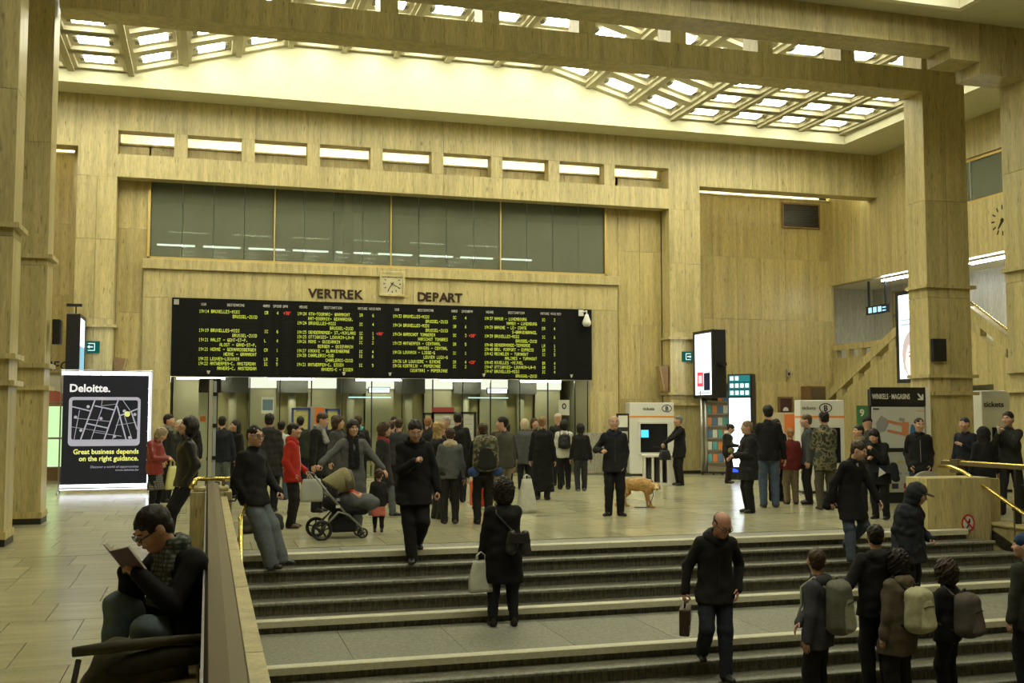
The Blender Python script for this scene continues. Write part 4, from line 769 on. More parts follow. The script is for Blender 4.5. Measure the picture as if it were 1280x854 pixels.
def nosign(label, loc, rz):
    t = thing('prohibition_sign', label, 'sign', loc, rz); n = 24; r = .125
    disc(t, 0, 0, r, r * 1.12, -.002, mat('sign_white', (.62, .62, .58), .5), 'plate'); m = MB()
    for k in range(n):
        a, b = 2 * math.pi * k / n, 2 * math.pi * (k + 1) / n; m.prism([(r * math.cos(a), r * 1.12 * math.sin(a)), (r * math.cos(b), r * 1.12 * math.sin(b)), (.8 * r * math.cos(b), .9 * r * math.sin(b)), (.8 * r * math.cos(a), .9 * r * math.sin(a))], 'y', -.012, -.002)
    m.prism(road(-.08, .085, .08, -.085, .024), 'y', -.012, -.006); m.build('red_ring', mat('sign_red', (.5, .03, .03), .5), t)
    q = MB(); q.ell((.03, -.008, .055), (.016, .004, .016), 4, 6); q.prism(road(.03, .04, .01, -.02, .03), 'y', -.011, -.005); q.prism(road(.01, -.02, .05, -.04, .02), 'y', -.011, -.005); q.prism(road(.02, -.02, -.03, -.08, .018), 'y', -.011, -.005); q.prism(road(.02, .03, -.03, .01, .014), 'y', -.011, -.005)
    q.build('figure_symbol', INK, t)
nosign('round red no sliding sign on the right stair pier', (11.70, 14.278, .08), 0)
nosign('round red no sliding sign on the low wall further down the stairs', (12.196, 13.6, -.36), -90)
# signs glowing inside the ticket hall
for x, lab in ((4.85, 'white lit hanging sign in the ticket hall left of centre'), (8.45, 'white lit hanging sign in the ticket hall right of centre')):
    t = thing('lit_sign', lab, 'sign', (x, 30.9, 2.5)); box('case', -.32, .32, 0, .08, -.08, .1, BLACK, t); box('face', -.30, .30, -.02, 0, -.06, .08, emit('lit_sign_white', (.85, 1, 1), 2.0), t); box('print_line', -.22, .24, -.024, -.02, .03, .045, INK, t); box('print_line', -.22, .16, -.024, -.02, -.025, -.01, INK, t); box('light_strip', -.9, .35, 0, .05, -.22, -.19, emit('strip_cyan', (.6, .95, .95), 1.2), t)
for x, z, cc, lab in ((1.6, 2.05, (.10, .17, .2), 'blue square notice on the ticket hall glass'), (10.3, 2.0, (.5, .5, .42), 'white notice with a black ring on the ticket hall glass')):
    t = thing('window_notice', lab, 'notice', (x, 30.04, z)); box('sheet', -.17, .17, 0, .01, -.23, .23, WHP, t); box('print', -.14, .14, -.004, 0, -.14, .16, mat('notice_%d' % int(x), cc, .6), t)
    if x > 5: disc(t, 0, .04, .07, .09, -.008, INK, 'print'); disc(t, 0, .04, .035, .05, -.012, WHP, 'print')
t = thing('ticket_machine', 'pale panel with orange notices behind the glass at the left end', 'panel', (.0, 30.5, 0)); box('panel', -.25, .25, 0, .1, 0, 2.4, mat('pale_panel', (.5, .48, .38), .6), t); box('header', -.25, .35, -.02, .1, 2.4, 2.8, mat('dark_header', (.05, .03, .03), .5), t); box('notice', .0, .2, -.01, 0, 2.05, 2.18, ORP, t); box('notice', -.2, -.05, -.01, 0, 1.6, 1.75, ORP, t); box('notice', .02, .17, -.01, 0, 1.5, 1.75, mat('notice_teal', (.05, .16, .18), .5), t)
# ================================================================== PEOPLE: bodies grown as smooth distance fields
def nets(D, xs, ys, zs):
    """surface nets on a rectilinear grid -> vertices, quads"""
    ins = D < 0
    c = np.zeros(tuple(n - 1 for n in D.shape), np.int8)
    sl = (slice(None, -1), slice(1, None))
    for a in (0, 1):
        for b in (0, 1):
            for d in (0, 1): c += ins[sl[a], sl[b], sl[d]]
    mix = (c > 0) & (c < 8); I, J, K = np.nonzero(mix); n = len(I)
    idx = -np.ones(c.shape, np.int32); idx[mix] = np.arange(n)
    acc = np.zeros((n, 3)); cnt = np.zeros(n)
    X = (xs, ys, zs)
    corners = [(a, b, d) for a in (0, 1) for b in (0, 1) for d in (0, 1)]
    for p in corners:
        for ax in range(3):
            if p[ax]: continue
            q = list(p); q[ax] = 1
            A = D[I + p[0], J + p[1], K + p[2]]; B = D[I + q[0], J + q[1], K + q[2]]
            m = (A < 0) != (B < 0)
            if not m.any(): continue
            t = A[m] / (A[m] - B[m])
            P = np.stack([X[0][I[m] + p[0]], X[1][J[m] + p[1]], X[2][K[m] + p[2]]], 1)
            Q = np.stack([X[0][I[m] + q[0]], X[1][J[m] + q[1]], X[2][K[m] + q[2]]], 1)
            acc[m] += P + (Q - P) * t[:, None]; cnt[m] += 1
    V = acc / cnt[:, None]; F = []
    for ax in range(3):
        o = [k for k in range(3) if k != ax]
        s0 = [slice(None)] * 3; s1 = [slice(None)] * 3; s0[ax] = slice(None, -1); s1[ax] = slice(1, None)
        ch = ins[tuple(s0)] != ins[tuple(s1)]
        E_ = np.argwhere(ch)
        ok = (E_[:, o[0]] > 0) & (E_[:, o[1]] > 0) & (E_[:, o[0]] < D.shape[o[0]] - 1) & (E_[:, o[1]] < D.shape[o[1]] - 1)
        E_ = E_[ok]; fl_ = ins[E_[:, 0], E_[:, 1], E_[:, 2]]
        def cell(da, db):
            e = E_.copy(); e[:, o[0]] -= da; e[:, o[1]] -= db; return idx[e[:, 0], e[:, 1], e[:, 2]]
        q = np.stack([cell(1, 1), cell(0, 1), cell(0, 0), cell(1, 0)], 1)
        if ax == 1: fl_ = ~fl_
        q[~fl_] = q[~fl_][:, ::-1]; F.append(q)
    F = np.concatenate(F); return V, F[(F >= 0).all(1)]
class Field:
    def __init__(s, lo, hi, h, fine=None):
        ax = []
        for k in range(3):
            a = np.arange(lo[k], hi[k] + h, h)
            if fine is not None:
                f0, f1 = fine[0][k], fine[1][k]; a = np.concatenate([a[a < f0], np.arange(f0, f1, fine[2]), a[a > f1]])
            ax.append(a)
        s.ax = ax; s.D = np.full(tuple(len(a) for a in ax), .12); s.h = h
    def _box(s, lo, hi):
        return tuple(slice(max(0, np.searchsorted(a, l) - 1), np.searchsorted(a, u) + 1) for a, l, u in zip(s.ax, lo, hi))
    def _g(s, b): return np.meshgrid(*[a[q] for a, q in zip(s.ax, b)], indexing='ij', sparse=True)
    def _put(s, b, d, k, op):
        o = s.D[b]
        if op == 'u':
            if k > 0:
                e = np.clip(k - np.abs(o - d), 0, None) / k; s.D[b] = np.minimum(o, d) - e * e * k * .25
            else: s.D[b] = np.minimum(o, d)
        else:
            d = -d
            if k > 0:
                e = np.clip(k - np.abs(o - d), 0, None) / k; s.D[b] = np.maximum(o, d) + e * e * k * .25
            else: s.D[b] = np.maximum(o, d)
    def cap(s, a, b, r0, r1=None, k=.03, sx=1.0, lat=None, op='u'):
        """tapered capsule; sx stretches it along the sideways vector lat"""
        r1 = r0 if r1 is None else r1; a = np.asarray(a, float); b = np.asarray(b, float); R = max(r0, r1) * max(1, sx) + k + 2.2 * s.h
        B = s._box(np.minimum(a, b) - R, np.maximum(a, b) + R); X, Y, Z = s._g(B)
        ab = b - a; L2 = max(ab @ ab, 1e-9)
        x, y, z = X - a[0], Y - a[1], Z - a[2]
        t = np.clip((x * ab[0] + y * ab[1] + z * ab[2]) / L2, 0, 1)
        x = x - t * ab[0]; y = y - t * ab[1]; z = z - t * ab[2]; q = x * x + y * y + z * z
        if sx != 1.0:
            w_ = x * lat[0] + y * lat[1] + z * lat[2]; q = q - w_ * w_ * (1 - 1 / (sx * sx))
        s._put(B, np.sqrt(np.maximum(q, 1e-12)) - (r0 + (r1 - r0) * t), k, op); return s
    def ell(s, c, r, M=None, k=.03, op='u'):
        c = np.asarray(c, float); R = max(r) + k + 2.2 * s.h; B = s._box(c - R, c + R); X, Y, Z = s._g(B)
        x, y, z = X - c[0], Y - c[1], Z - c[2]
        if M is not None: x, y, z = (x * M[0, i] + y * M[1, i] + z * M[2, i] for i in range(3))
        a = np.sqrt((x / r[0]) ** 2 + (y / r[1]) ** 2 + (z / r[2]) ** 2); g = np.sqrt((x / r[0] ** 2) ** 2 + (y / r[1] ** 2) ** 2 + (z / r[2] ** 2) ** 2)
        s._put(B, a * (a - 1) / np.maximum(g, 1e-6), k, op); return s
    def cut(s, p, n):
        """keeps what lies against the direction n of the plane through p"""
        X, Y, Z = np.meshgrid(*s.ax, indexing='ij', sparse=True)
        s.D = np.maximum(s.D, (X - p[0]) * n[0] + (Y - p[1]) * n[1] + (Z - p[2]) * n[2]); return s
    def wrinkle(s, A, f=26.0, seed=0.0):
        X, Y, Z = np.meshgrid(*s.ax, indexing='ij', sparse=True)
        r = np.random.RandomState(int(seed * 100) % 9973); w_ = 0
        for i in range(5):
            v = r.normal(size=3); v /= np.linalg.norm(v); q = f * (.7 + .8 * r.rand()); w_ = w_ + np.sin(q * (X * v[0] + Y * v[1] + Z * v[2] * 1.25) + 6.28 * r.rand() + 1.3 * np.sin(f * .55 * (Z + X * v[1] - Y * v[0]) + i))
        s.D = s.D + A * .62 * w_; return s
    def mesh(s): return nets(s.D, *s.ax)
def raw_mesh(name, V, F, m):
    me = bpy.data.meshes.new(name); n = len(F)
    me.vertices.add(len(V)); me.vertices.foreach_set('co', np.asarray(V, np.float32).ravel())
    me.loops.add(4 * n); me.loops.foreach_set('vertex_index', np.asarray(F, np.int32).ravel())
    me.polygons.add(n); me.polygons.foreach_set('loop_start', np.arange(0, 4 * n, 4, dtype=np.int32))
    me.polygons.foreach_set('use_smooth', np.ones(n, bool)); me.update(calc_edges=True); me.materials.append(m); return me
def put(name, V, F, m, parent):
    o = bpy.data.objects.new(name, raw_mesh(name, V, F, m)); COL.objects.link(o); o.parent = parent; return o
def rotm(axis, deg):
    a = math.radians(deg); c, s = math.cos(a), math.sin(a)
    return np.array({'x': [[1, 0, 0], [0, c, -s], [0, s, c]], 'y': [[c, 0, s], [0, 1, 0], [-s, 0, c]], 'z': [[c, -s, 0], [s, c, 0], [0, 0, 1]]}[axis])
# template hands: x along the fingers, y towards the thumb, z the back of the hand (metres, adult)
def make_hand(curl):
    f = Field((-.03, -.06, -.10), (.20, .09, .05), .0062)
    f.cap((-.025, 0, 0), (.02, 0, 0), .022, .024, .01, 1.25, (0, 1, 0)); f.cap((.02, .0, 0), (.075, .0, 0), .0165, .0145, .012, 2.2, (0, 1, 0))
    for y, L, x0 in ((.031, .074, .080), (.0105, .083, .085), (-.0105, .077, .083), (-.030, .060, .074)):
        p = np.array([x0 - .012, y, 0]); a = curl * .45; segs = (.46, .31, .25); r = .0095 if y > -.02 else .0082
        for q, sg in enumerate(segs):
            d = np.array([math.cos(a), .06 * (y / .03) * (1 - curl), -math.sin(a)]); e = p + d * L * sg; f.cap(p, e, r, r * .9, .003); p = e; a += curl * (1.0 if q == 0 else .8); r *= .93
    p = np.array([.015, .022, -.004]); d1 = np.array([.62, .72, -.30 - .25 * curl]); e = p + d1 / np.linalg.norm(d1) * .045; f.cap(p, e, .0135, .0115, .008)
    d2 = np.array([.86, .25 - .3 * curl, -.30 - .4 * curl]); f.cap(e, e + d2 / np.linalg.norm(d2) * .040, .0108, .0088, .003)
    return f.mesh()
HANDS = {'relaxed': make_hand(.38), 'grip': make_hand(1.25), 'flat': make_hand(.12)}
def hand_geo(kind, side, w, d, back, sc_):
    """hand at wrist w pointing along d; back = direction of the back of the hand; side +1 left, -1 right"""
    V, F = HANDS[kind]; d = d / np.linalg.norm(d); z = back - d * (back @ d); z /= max(np.linalg.norm(z), 1e-6); y = np.cross(z, d)
    P = V * sc_; s = 1 if side > 0 else -1
    P = P * np.array([1, -s, 1]); R = np.stack([d, y, z], 1)
    return P @ R.T + w, (F if s < 0 else F[:, ::-1])
def make_shoe():
    f = Field((-.06, -.24, -.02), (.06, .10, .14), .010)
    f.cap((0, .035, .030), (0, -.135, .024), .036, .030, .01, 1.15, (1, 0, 0)); f.cap((0, .03, .05), (0, .02, .10), .036, .034, .03); f.cap((0, -.02, .06), (0, -.12, .032), .032, .022, .02, 1.2, (1, 0, 0))
    f.cut((0, 0, .002), (0, 0, -1)); return raw_mesh('shoe', *f.mesh(), BLACK)
SHOE = make_shoe(); SHOES = {}
def fabric(col, rough=.85, n=.16):
    k = 'fabric_%d_%d_%d' % tuple(int(c * 1000) for c in col); return mat(k, col, rough, noise=n, nscale=22, bump=.25, spec=.25)
def skin(col): return mat('skin_%d_%d' % (int(col[0] * 1000), int(col[1] * 1000)), col, .5, noise=.06, nscale=30)
def hairm(col): return mat('hair_%d_%d' % (int(col[0] * 1000), int(col[1] * 1000)), col, .55, noise=.35, nscale=60, bump=.5, spec=.3)
def leather(col): return mat('leather_%d_%d' % (int(col[0] * 1000), int(col[2] * 1000)), col, .38, noise=.12, nscale=18, bump=.15)
def camo(name, cols, scale=9.0):
    if name in MATS: return MATS[name]
    m, nt, b = nodes_of(name); tc = nt.nodes.new('ShaderNodeTexCoord'); n = nt.nodes.new('ShaderNodeTexNoise'); n.inputs['Scale'].default_value = scale; n.inputs['Detail'].default_value = 3
    r = nt.nodes.new('ShaderNodeValToRGB'); r.color_ramp.interpolation = 'CONSTANT'
    e = r.color_ramp.elements; e[0].position = 0; e[0].color = (*cols[0], 1); e[1].position = .44; e[1].color = (*cols[1], 1)
    for p, c in zip((.5, .57), cols[2:]): q = e.new(p); q.color = (*c, 1)
    nt.links.new(tc.outputs['Object'], n.inputs['Vector']); nt.links.new(n.outputs['Fac'], r.inputs[0]); nt.links.new(r.outputs[0], b.inputs['Base Color']); b.inputs['Roughness'].default_value = .85; MATS[name] = m; return m
def stripes(name, c1, c2, scale=30.0):
    if name in MATS: return MATS[name]
    m, nt, b = nodes_of(name); tc = nt.nodes.new('ShaderNodeTexCoord'); mx = nt.nodes.new('ShaderNodeMix'); mx.data_type = 'RGBA'; mx.inputs[6].default_value = (*c1, 1); mx.inputs[7].default_value = (*c2, 1)
    ws = []
    for d in ('X', 'Z'):
        w_ = nt.nodes.new('ShaderNodeTexWave'); w_.bands_direction = d; w_.inputs['Scale'].default_value = scale * .3; w_.inputs['Distortion'].default_value = 1; nt.links.new(tc.outputs['Object'], w_.inputs['Vector']); ws.append(w_)
    mu = nt.nodes.new('ShaderNodeMath'); mu.operation = 'MULTIPLY'; nt.links.new(ws[0].outputs['Fac'], mu.inputs[0]); nt.links.new(ws[1].outputs['Fac'], mu.inputs[1]); nt.links.new(mu.outputs[0], mx.inputs[0])
    nt.links.new(mx.outputs[2], b.inputs['Base Color']); b.inputs['Roughness'].default_value = .9; MATS[name] = m; return m
def ik(a, t, l1, l2, pole):
    v = t - a; d = np.linalg.norm(v); mx = (l1 + l2) * .998
    if d > mx: t = a + v / d * mx; v = t - a; d = mx
    u = v / d; p = pole - u * (pole @ u); p /= max(np.linalg.norm(p), 1e-6)
    c = (l1 * l1 + d * d - l2 * l2) / (2 * l1 * d); c = max(-1, min(1, c)); return a + u * l1 * c + p * l1 * math.sqrt(max(0, 1 - c * c)), t
ARM = {'side': (.155, -.015, .475), 'pocket': (.098, -.030, .508), 'front': (.035, -.175, .625), 'chest': (.05, -.15, .70), 'walkf': (.15, -.10, .49), 'walkb': (.155, .10, .49), 'fold': (-.04, -.13, .655), 'reach': (.12, -.30, .66), 'mouth': (.02, -.17, .80), 'back': (.06, .09, .53), 'strap': (.085, -.10, .745)}
FACE_DEFAULT = (.50, .29, .20)
PEOPLE = []
def person(label, loc, rz, H=1.75, bulk=1.16, lean=0, side=0, twist=0, head=(0, 0, 0), la='side', ra='side', lf=None, rf=None, pel=(0, 0, 0), seat=None, hands=('relaxed', 'relaxed'),
           top=('jacket', (.012, .012, .012)), hem=None, leg=(.012, .012, .014), legw=1.12, skirt=None, hair=('short', (.02, .014, .01)), sk=FACE_DEFAULT, face=False, lod=1, shoe=(.012, .01, .01),
           scarf=None, hat=None, hood=None, glasses=False, collar=None, shirt=None, beard=None, toes=(8, 8), zipper=False, topmat=None, name='person', hs=1.0, bottom='trousers', fold=1.0, feet=True, cat='person', group=None):
    h = {0: .013, 1: .019, 2: .024}[lod]; hf = {0: .0075, 1: .0105, 2: .014}[lod]
    t = thing(name, label, cat, loc, rz, group); V3 = lambda *a: np.array(a, float)
    hip = V3(0, 0, .525) + V3(*pel); R = rotm('x', lean) @ rotm('y', side) @ rotm('z', twist)     # lean > 0 bends towards -y
    up = R @ V3(0, 0, 1); lat = R @ V3(1, 0, 0); fwd = R @ V3(0, -1, 0)
    J = {}
    J['chest'] = hip + up * .19; J['nb'] = hip + up * .298; J['sh'] = {s: hip + up * .270 + lat * (.090 * s * (.93 + .07 * bulk)) for s in (1, -1)}; J['hip'] = {s: hip + V3(.05 * s, 0, -.01) for s in (1, -1)}
    hh = .139 * hs; Rh = rotm('x', lean * .55) @ rotm('y', side * .5) @ rotm('z', twist + head[0]) @ rotm('x', head[1]) @ rotm('y', head[2])
    nk = J['nb'] + (Rh @ V3(0, -.012, .022)); hc = nk + Rh @ V3(0, -.012, .018 + hh * .5)
    el, wr, kn, an = {}, {}, {}, {}
    for s, a in ((1, la), (-1, ra)):
        p = ARM[a] if isinstance(a, str) else a
        tgt = V3(p[0] * s, p[1], p[2]) if isinstance(a, str) else V3(*p)
        if isinstance(a, str): tgt = hip + R @ (tgt - V3(0, 0, .525))
        pole = R @ V3(.5 * s, .55, -.55)
        if isinstance(a, str) and a == 'pocket': pole = R @ V3(.45 * s, .9, -.1)
        el[s], wr[s] = ik(J['sh'][s], tgt, .170, .148, pole)
    for s, a in ((1, lf), (-1, rf)):
        tgt = V3(*a) if a is not None else V3(.058 * s, 0, .048); kn[s], an[s] = ik(J['hip'][s], tgt, .236, .236, V3(.12 * s, -1, .05))
    S = lambda p: np.asarray(p) * H
    allp = np.array([hip, hc + up * .1, *J['sh'].values(), *el.values(), *wr.values(), *kn.values(), *an.values()]) * H
    lo, hi = allp.min(0) - .17, allp.max(0) + .17; lo[2] = max(lo[2], min(a[2] for a in an.values()) * H - .10)
    HP = lambda x, y, z: S(hc) + Rh @ (V3(x, y, z) * hh * H); u_ = hh * H
    # ---- body
    f = Field(lo, hi, h, (S(hc) - u_ * .72, S(hc) + u_ * .72, hf)); m_ = .9 * bulk
    f.cap(S(hip), S(J['chest']), .055 * H * m_, .062 * H * m_, .03, 1.35, lat); f.cap(S(J['sh'][1] - up * .01), S(J['sh'][-1] - up * .01), .036 * H, None, .04)
    f.cap(S(J['nb'] - up * .03), S(hc + Rh @ V3(0, .010, -hh * .15)), .034 * H, .029 * H, .02)
    for s in (1, -1):
        f.cap(S(J['sh'][s]), S(el[s]), .027 * H, .021 * H, .02); f.cap(S(el[s]), S(wr[s]), .021 * H, .0155 * H, .015)
        f.cap(S(J['hip'][s]), S(kn[s]), .043 * H, .030 * H, .03); f.cap(S(kn[s]), S(an[s]), .030 * H, .019 * H, .02)
        f.cap(S(an[s]), S(an[s]) + V3(0, -.05, -.03) * H / 1.75, .014 * H, .011 * H, .015)
    k_ = .05 * u_
    f.ell(HP(0, .06, .14), (.335 * u_, .41 * u_, .36 * u_), Rh, .25 * u_); f.ell(HP(0, -.10, -.16), (.265 * u_, .30 * u_, .32 * u_), Rh, .22 * u_); f.ell(HP(0, -.25, -.40), (.13 * u_, .12 * u_, .10 * u_), Rh, .14 * u_)
    f.cap(HP(0, -.385, .04), HP(0, -.465, -.10), .035 * u_, .055 * u_, .07 * u_); f.cap(HP(-.14, -.335, .10), HP(.14, -.335, .10), .05 * u_, None, .08 * u_)
    for s in (1, -1):
        f.ell(HP(.345 * s, .04, -.02), (.045 * u_, .095 * u_, .135 * u_), Rh, .05 * u_); f.ell(HP(.17 * s, -.30, -.10), (.10 * u_, .10 * u_, .09 * u_), Rh, .12 * u_); f.ell(HP(.145 * s, -.43, .02), (.075 * u_, .07 * u_, .05 * u_), Rh, .06 * u_, 's')
    f.ell(HP(0, -.395, -.24), (.105 * u_, .05 * u_, .028 * u_), Rh, .05 * u_)
    V, F = f.mesh(); Vs, Fs = [V], [F]; n = len(V)
    for s, hk in ((1, hands[0]), (-1, hands[1])):
        d = wr[s] - el[s]; d = d / np.linalg.norm(d)
        back = V3(s, -.1, .15) if abs(d[2]) > .75 else (up * .55 + V3(.5 * s, -.75, 0) * .6)
        hv, hf_ = hand_geo(hk, s, S(wr[s]), d, back, H / 1.78 * (1.0 if H > 1.3 else .95)); Vs.append(hv); Fs.append(hf_ + n); n += len(hv)
    put('body', np.concatenate(Vs), np.concatenate(Fs), skin(sk), t)
    # ---- trousers or tights
    ml = fabric(leg) if not isinstance(leg, bpy.types.Material) else leg
    f = Field(lo, hi, h); hipr = .061 * H * (.6 + .4 * bulk)
    f.cap(S(hip + up * .03), S(hip - V3(0, 0, .02)), hipr * .92, hipr, .03, 1.28, V3(1, 0, 0))
    for s in (1, -1):
        g = .053 * H * (.7 + .3 * bulk) * legw; sh_ = kn[s] + (an[s] - kn[s]) * (1.06 if bottom == 'trousers' else 1.0)
        f.cap(S(J['hip'][s]), S(kn[s]), g * min(1, 1.04 / legw), g * .76, .025); f.cap(S(kn[s]), S(sh_), g * .76, g * (.60 if bottom == 'trousers' else .48), .02)
    f.wrinkle(.0032 * fold, 30, sum(map(ord, label)) % 7); put('trousers' if bottom == 'trousers' else 'tights', *f.mesh(), ml, t)
    # ---- shoes
    if feet:
        sm = shoe if isinstance(shoe, bpy.types.Material) else mat('shoe_%d_%d' % (int(shoe[0] * 1000), int(shoe[2] * 1000)), shoe, .4)
        if sm.name not in SHOES:
            me = SHOE.copy(); me.materials.clear(); me.materials.append(sm); SHOES[sm.name] = me
        for s in (1, -1):
            o = bpy.data.objects.new('shoe', SHOES[sm.name]); COL.objects.link(o); o.parent = t; p = S(an[s]) + V3(0, 0, -.048 * H); sc_ = H / 1.72
            o.location = p; o.scale = (sc_,) * 3; o.rotation_euler = (0, 0, math.radians(toes[0 if s > 0 else 1] * s))
    # ---- skirt
    if skirt:
        col, zt, w0, w1 = skirt; f = Field(lo, hi, h); c0 = hip + up * .0; kc = (kn[1] + kn[-1]) / 2; c1 = V3(kc[0], kc[1] * .8, zt)
        f.cap(S(c0), S(c1), .056 * H * w0, .074 * H * w1, .03, 1.3, V3(1, 0, 0)); f.cut(S(c1), (0, 0, -1)); f.wrinkle(.005, 34, 1); put('skirt', *f.mesh(), col if isinstance(col, bpy.types.Material) else fabric(col), t)
    # ---- upper garment
    kind, col = top[0], top[1]; mt = topmat or (leather(col) if kind == 'leather' else fabric(col)); sw = {'jacket': 1.0, 'leather': .97, 'coat': 1.03, 'puffer': 1.18, 'shirt': .88, 'sweater': .94}[kind] * (.45 + .55 * bulk)
    f = Field(lo, hi, h); hz = hem if hem is not None else {'coat': .27, 'jacket': .455, 'leather': .47, 'puffer': .44, 'shirt': .47, 'sweater': .46}[kind]
    wst = hip + up * .07; lat0 = V3(1, 0, 0)
    f.cap(S(wst), S(J['chest'] + up * .035), .070 * H * sw, .070 * H * sw, .03, 1.36, lat); f.cap(S(J['sh'][1] - up * .012 - lat * .012), S(J['sh'][-1] - up * .012 + lat * .012), .036 * H * (.6 + .4 * sw), None, .05)
    f.cap(S(J['nb'] - up * .02), S(J['sh'][1] - up * .005), .034 * H, .030 * H, .04); f.cap(S(J['nb'] - up * .02), S(J['sh'][-1] - up * .005), .034 * H, .030 * H, .04)
    if seat is None:
        kc = (kn[1] + kn[-1]) / 2; tt_ = max(0.0, min(1.6, (.525 - hz) / .24)); bot = hip + (V3(kc[0], kc[1] * .9, kc[2]) - hip) * tt_; bot[2] = hip[2] - (.525 - hz); flare = 1.0 + .20 * tt_
        f.cap(S(wst), S(bot + V3(0, 0, .0)), .071 * H * sw, .071 * H * sw * flare, .03, 1.34, lat0)
        for s in (1, -1):
            if tt_ > .25: f.cap(S(J['hip'][s]), S(J['hip'][s] + (kn[s] - J['hip'][s]) * min(1, tt_)), .060 * H * sw, .056 * H * sw, .05)
        f.cut(S(bot), (0, 0, -1))
    else:
        f.cap(S(wst), S(hip - up * .03), .072 * H * sw, .076 * H * sw, .03, 1.3, lat)
        for s in (1, -1): f.cap(S(J['hip'][s]), S(J['hip'][s] + (kn[s] - J['hip'][s]) * seat), .062 * H * sw, .056 * H * sw, .04)
    for s in (1, -1):
        a = .0345 * H * (.5 + .5 * sw); cu = el[s] + (wr[s] - el[s]) * .99
        f.cap(S(J['sh'][s]), S(el[s]), a * 1.02, a * .92, .03); f.cap(S(el[s]), S(cu), a * .92, a * .78, .018)
    if kind != 'shirt': f.cap(S(J['nb'] - up * .012), S(J['nb'] + (nk - J['nb']) * 1.25), .049 * H, .043 * H, .025)
    f.wrinkle((.0042 if kind != 'puffer' else .008) * fold, 24 if kind != 'puffer' else 40, sum(map(ord, label)) % 11)
    f.cap(S(nk), S(nk + Rh @ V3(0, -.03, .12)), .036 * H, .05 * H, .008, op='s')
    VG, FG = f.mesh(); put('coat' if kind == 'coat' else ('shirt' if kind in ('shirt', 'sweater') else 'jacket'), VG, FG, mt, t)
    ch = lambda x, y, z: S(hip + R @ V3(x, y, z))
    if zipper:
        col2 = zipper if isinstance(zipper, tuple) else (.12, .12, .12); pth = []
        for q in np.linspace(.25, .02, 9):
            c_ = ch(0, 0, q); dv = (VG - c_) @ np.stack([lat, fwd, up], 1); mk = (np.abs(dv[:, 0]) < .022) & (np.abs(dv[:, 2]) < .03) & (dv[:, 1] > 0)
            if mk.any(): pth.append(c_ + fwd * (dv[mk, 1].max() + .001))
        if len(pth) > 2: MB().tube(pth, .0035 * H, 5).build('zip', fabric(col2), t)
    if shirt:
        pw = sw; f = Field(S(J['nb']) - .16, S(J['nb']) + .16, .010); f.cap(S(J['nb'] - up * .045 + fwd * (.050 * pw)), S(J['nb'] + up * .005 + fwd * .022), .012 * H, .032 * H, .01, 1.0, lat); put('shirt_front', *f.mesh(), fabric(shirt), t)
    if collar:
        f = Field(S(J['nb']) - .2, S(J['nb']) + .2, .013); f.cap(S(J['nb'] - lat * .03 + up * .0), S(J['nb'] + lat * .03), .050 * H, None, .02); f.cap(S(J['nb'] + fwd * .02 + up * -.02), S(J['nb'] - fwd * .015 + up * .012), .050 * H, None, .03); f.cap(S(J['nb']), S(nk + Rh @ V3(0, -.03, .09)), .036 * H, .045 * H, .005, op='s'); f.wrinkle(.003, 60, 1); put('collar', *f.mesh(), fabric(collar), t)
    if scarf:
        sm_ = scarf[0] if isinstance(scarf[0], bpy.types.Material) else fabric(scarf[0]); f = Field(S(J['nb']) - .42, S(J['nb']) + .26, .013)
        for j, (rr, dz) in enumerate(((.050, .0), (.047, .022))):
            pts_ = [S(J['nb'] + up * (dz + .006) + (lat * math.cos(q) + fwd * math.sin(q)) * .036 + fwd * .008) for q in [2 * math.pi * i / 10 for i in range(10)]]
            for i in range(10): f.cap(pts_[i], pts_[(i + 1) % 10], .0215 * H, None, .012)
        if scarf[1] > 0:
            for sx_ in (.022, -.018): f.cap(S(J['nb'] + fwd * .052 + lat * sx_), S(hip + R @ V3(sx_ * 1.3, -.084 * sw, .305 - scarf[1])), .018 * H, .020 * H, .012, 1.5, lat)
        f.cap(S(nk), S(nk + Rh @ V3(0, 0, .08)), .033 * H, .036 * H, .004, op='s'); f.wrinkle(.004, 70, 2); put('scarf', *f.mesh(), sm_, t)
    # ---- hair
    if hair and hair[0] != 'none':
        st_, hcx = hair[0], hair[1]; T = {'short': .035, 'crop': .018, 'bald': .02, 'long': .055, 'bob': .08, 'curly': .12, 'afro': .17, 'pony': .035, 'bun': .035, 'wavy': .10}[st_]
        lo2, hi2 = S(hc) - u_ * 1.75, S(hc) + u_ * .85; f = Field(lo2, hi2, hf * 1.05)
        f.ell(HP(0, .08, .16), ((.335 + T) * u_, (.41 + T) * u_, (.36 + T * .9) * u_), Rh, 0)
        if st_ in ('short', 'crop', 'pony', 'bun', 'bald'): f.ell(HP(0, .22, -.10), ((.28 + T) * u_, (.22 + T) * u_, (.26) * u_), Rh, .08 * u_)
        if st_ in ('long', 'wavy'):
            L_ = hair[2] if len(hair) > 2 else .85
            f.cap(HP(0, .26, .0), HP(0, .30, -L_), .24 * u_, .20 * u_, .15 * u_, 1.5, Rh @ V3(1, 0, 0))
            for s in (1, -1): f.cap(HP(.29 * s, .06, .05), HP(.30 * s, .10, -L_ * .9), .13 * u_, .12 * u_, .12 * u_)
        if st_ in ('bob', 'curly', 'afro'):
            f.cap(HP(0, .22, .0), HP(0, .22, -.30), (.28 + T) * u_, (.24 + T) * u_, .15 * u_, 1.25, Rh @ V3(1, 0, 0))
            for s in (1, -1): f.cap(HP(.28 * s, .06, .05), HP(.29 * s, .06, -.30), (.10 + T * .6) * u_, (.10 + T * .6) * u_, .1 * u_)
        f.ell(HP(0, -.50, -.16), (.36 * u_ if st_ in ('short', 'crop', 'pony', 'bun', 'bald') else .27 * u_, .38 * u_, .44 * u_), Rh, .05 * u_, 's')
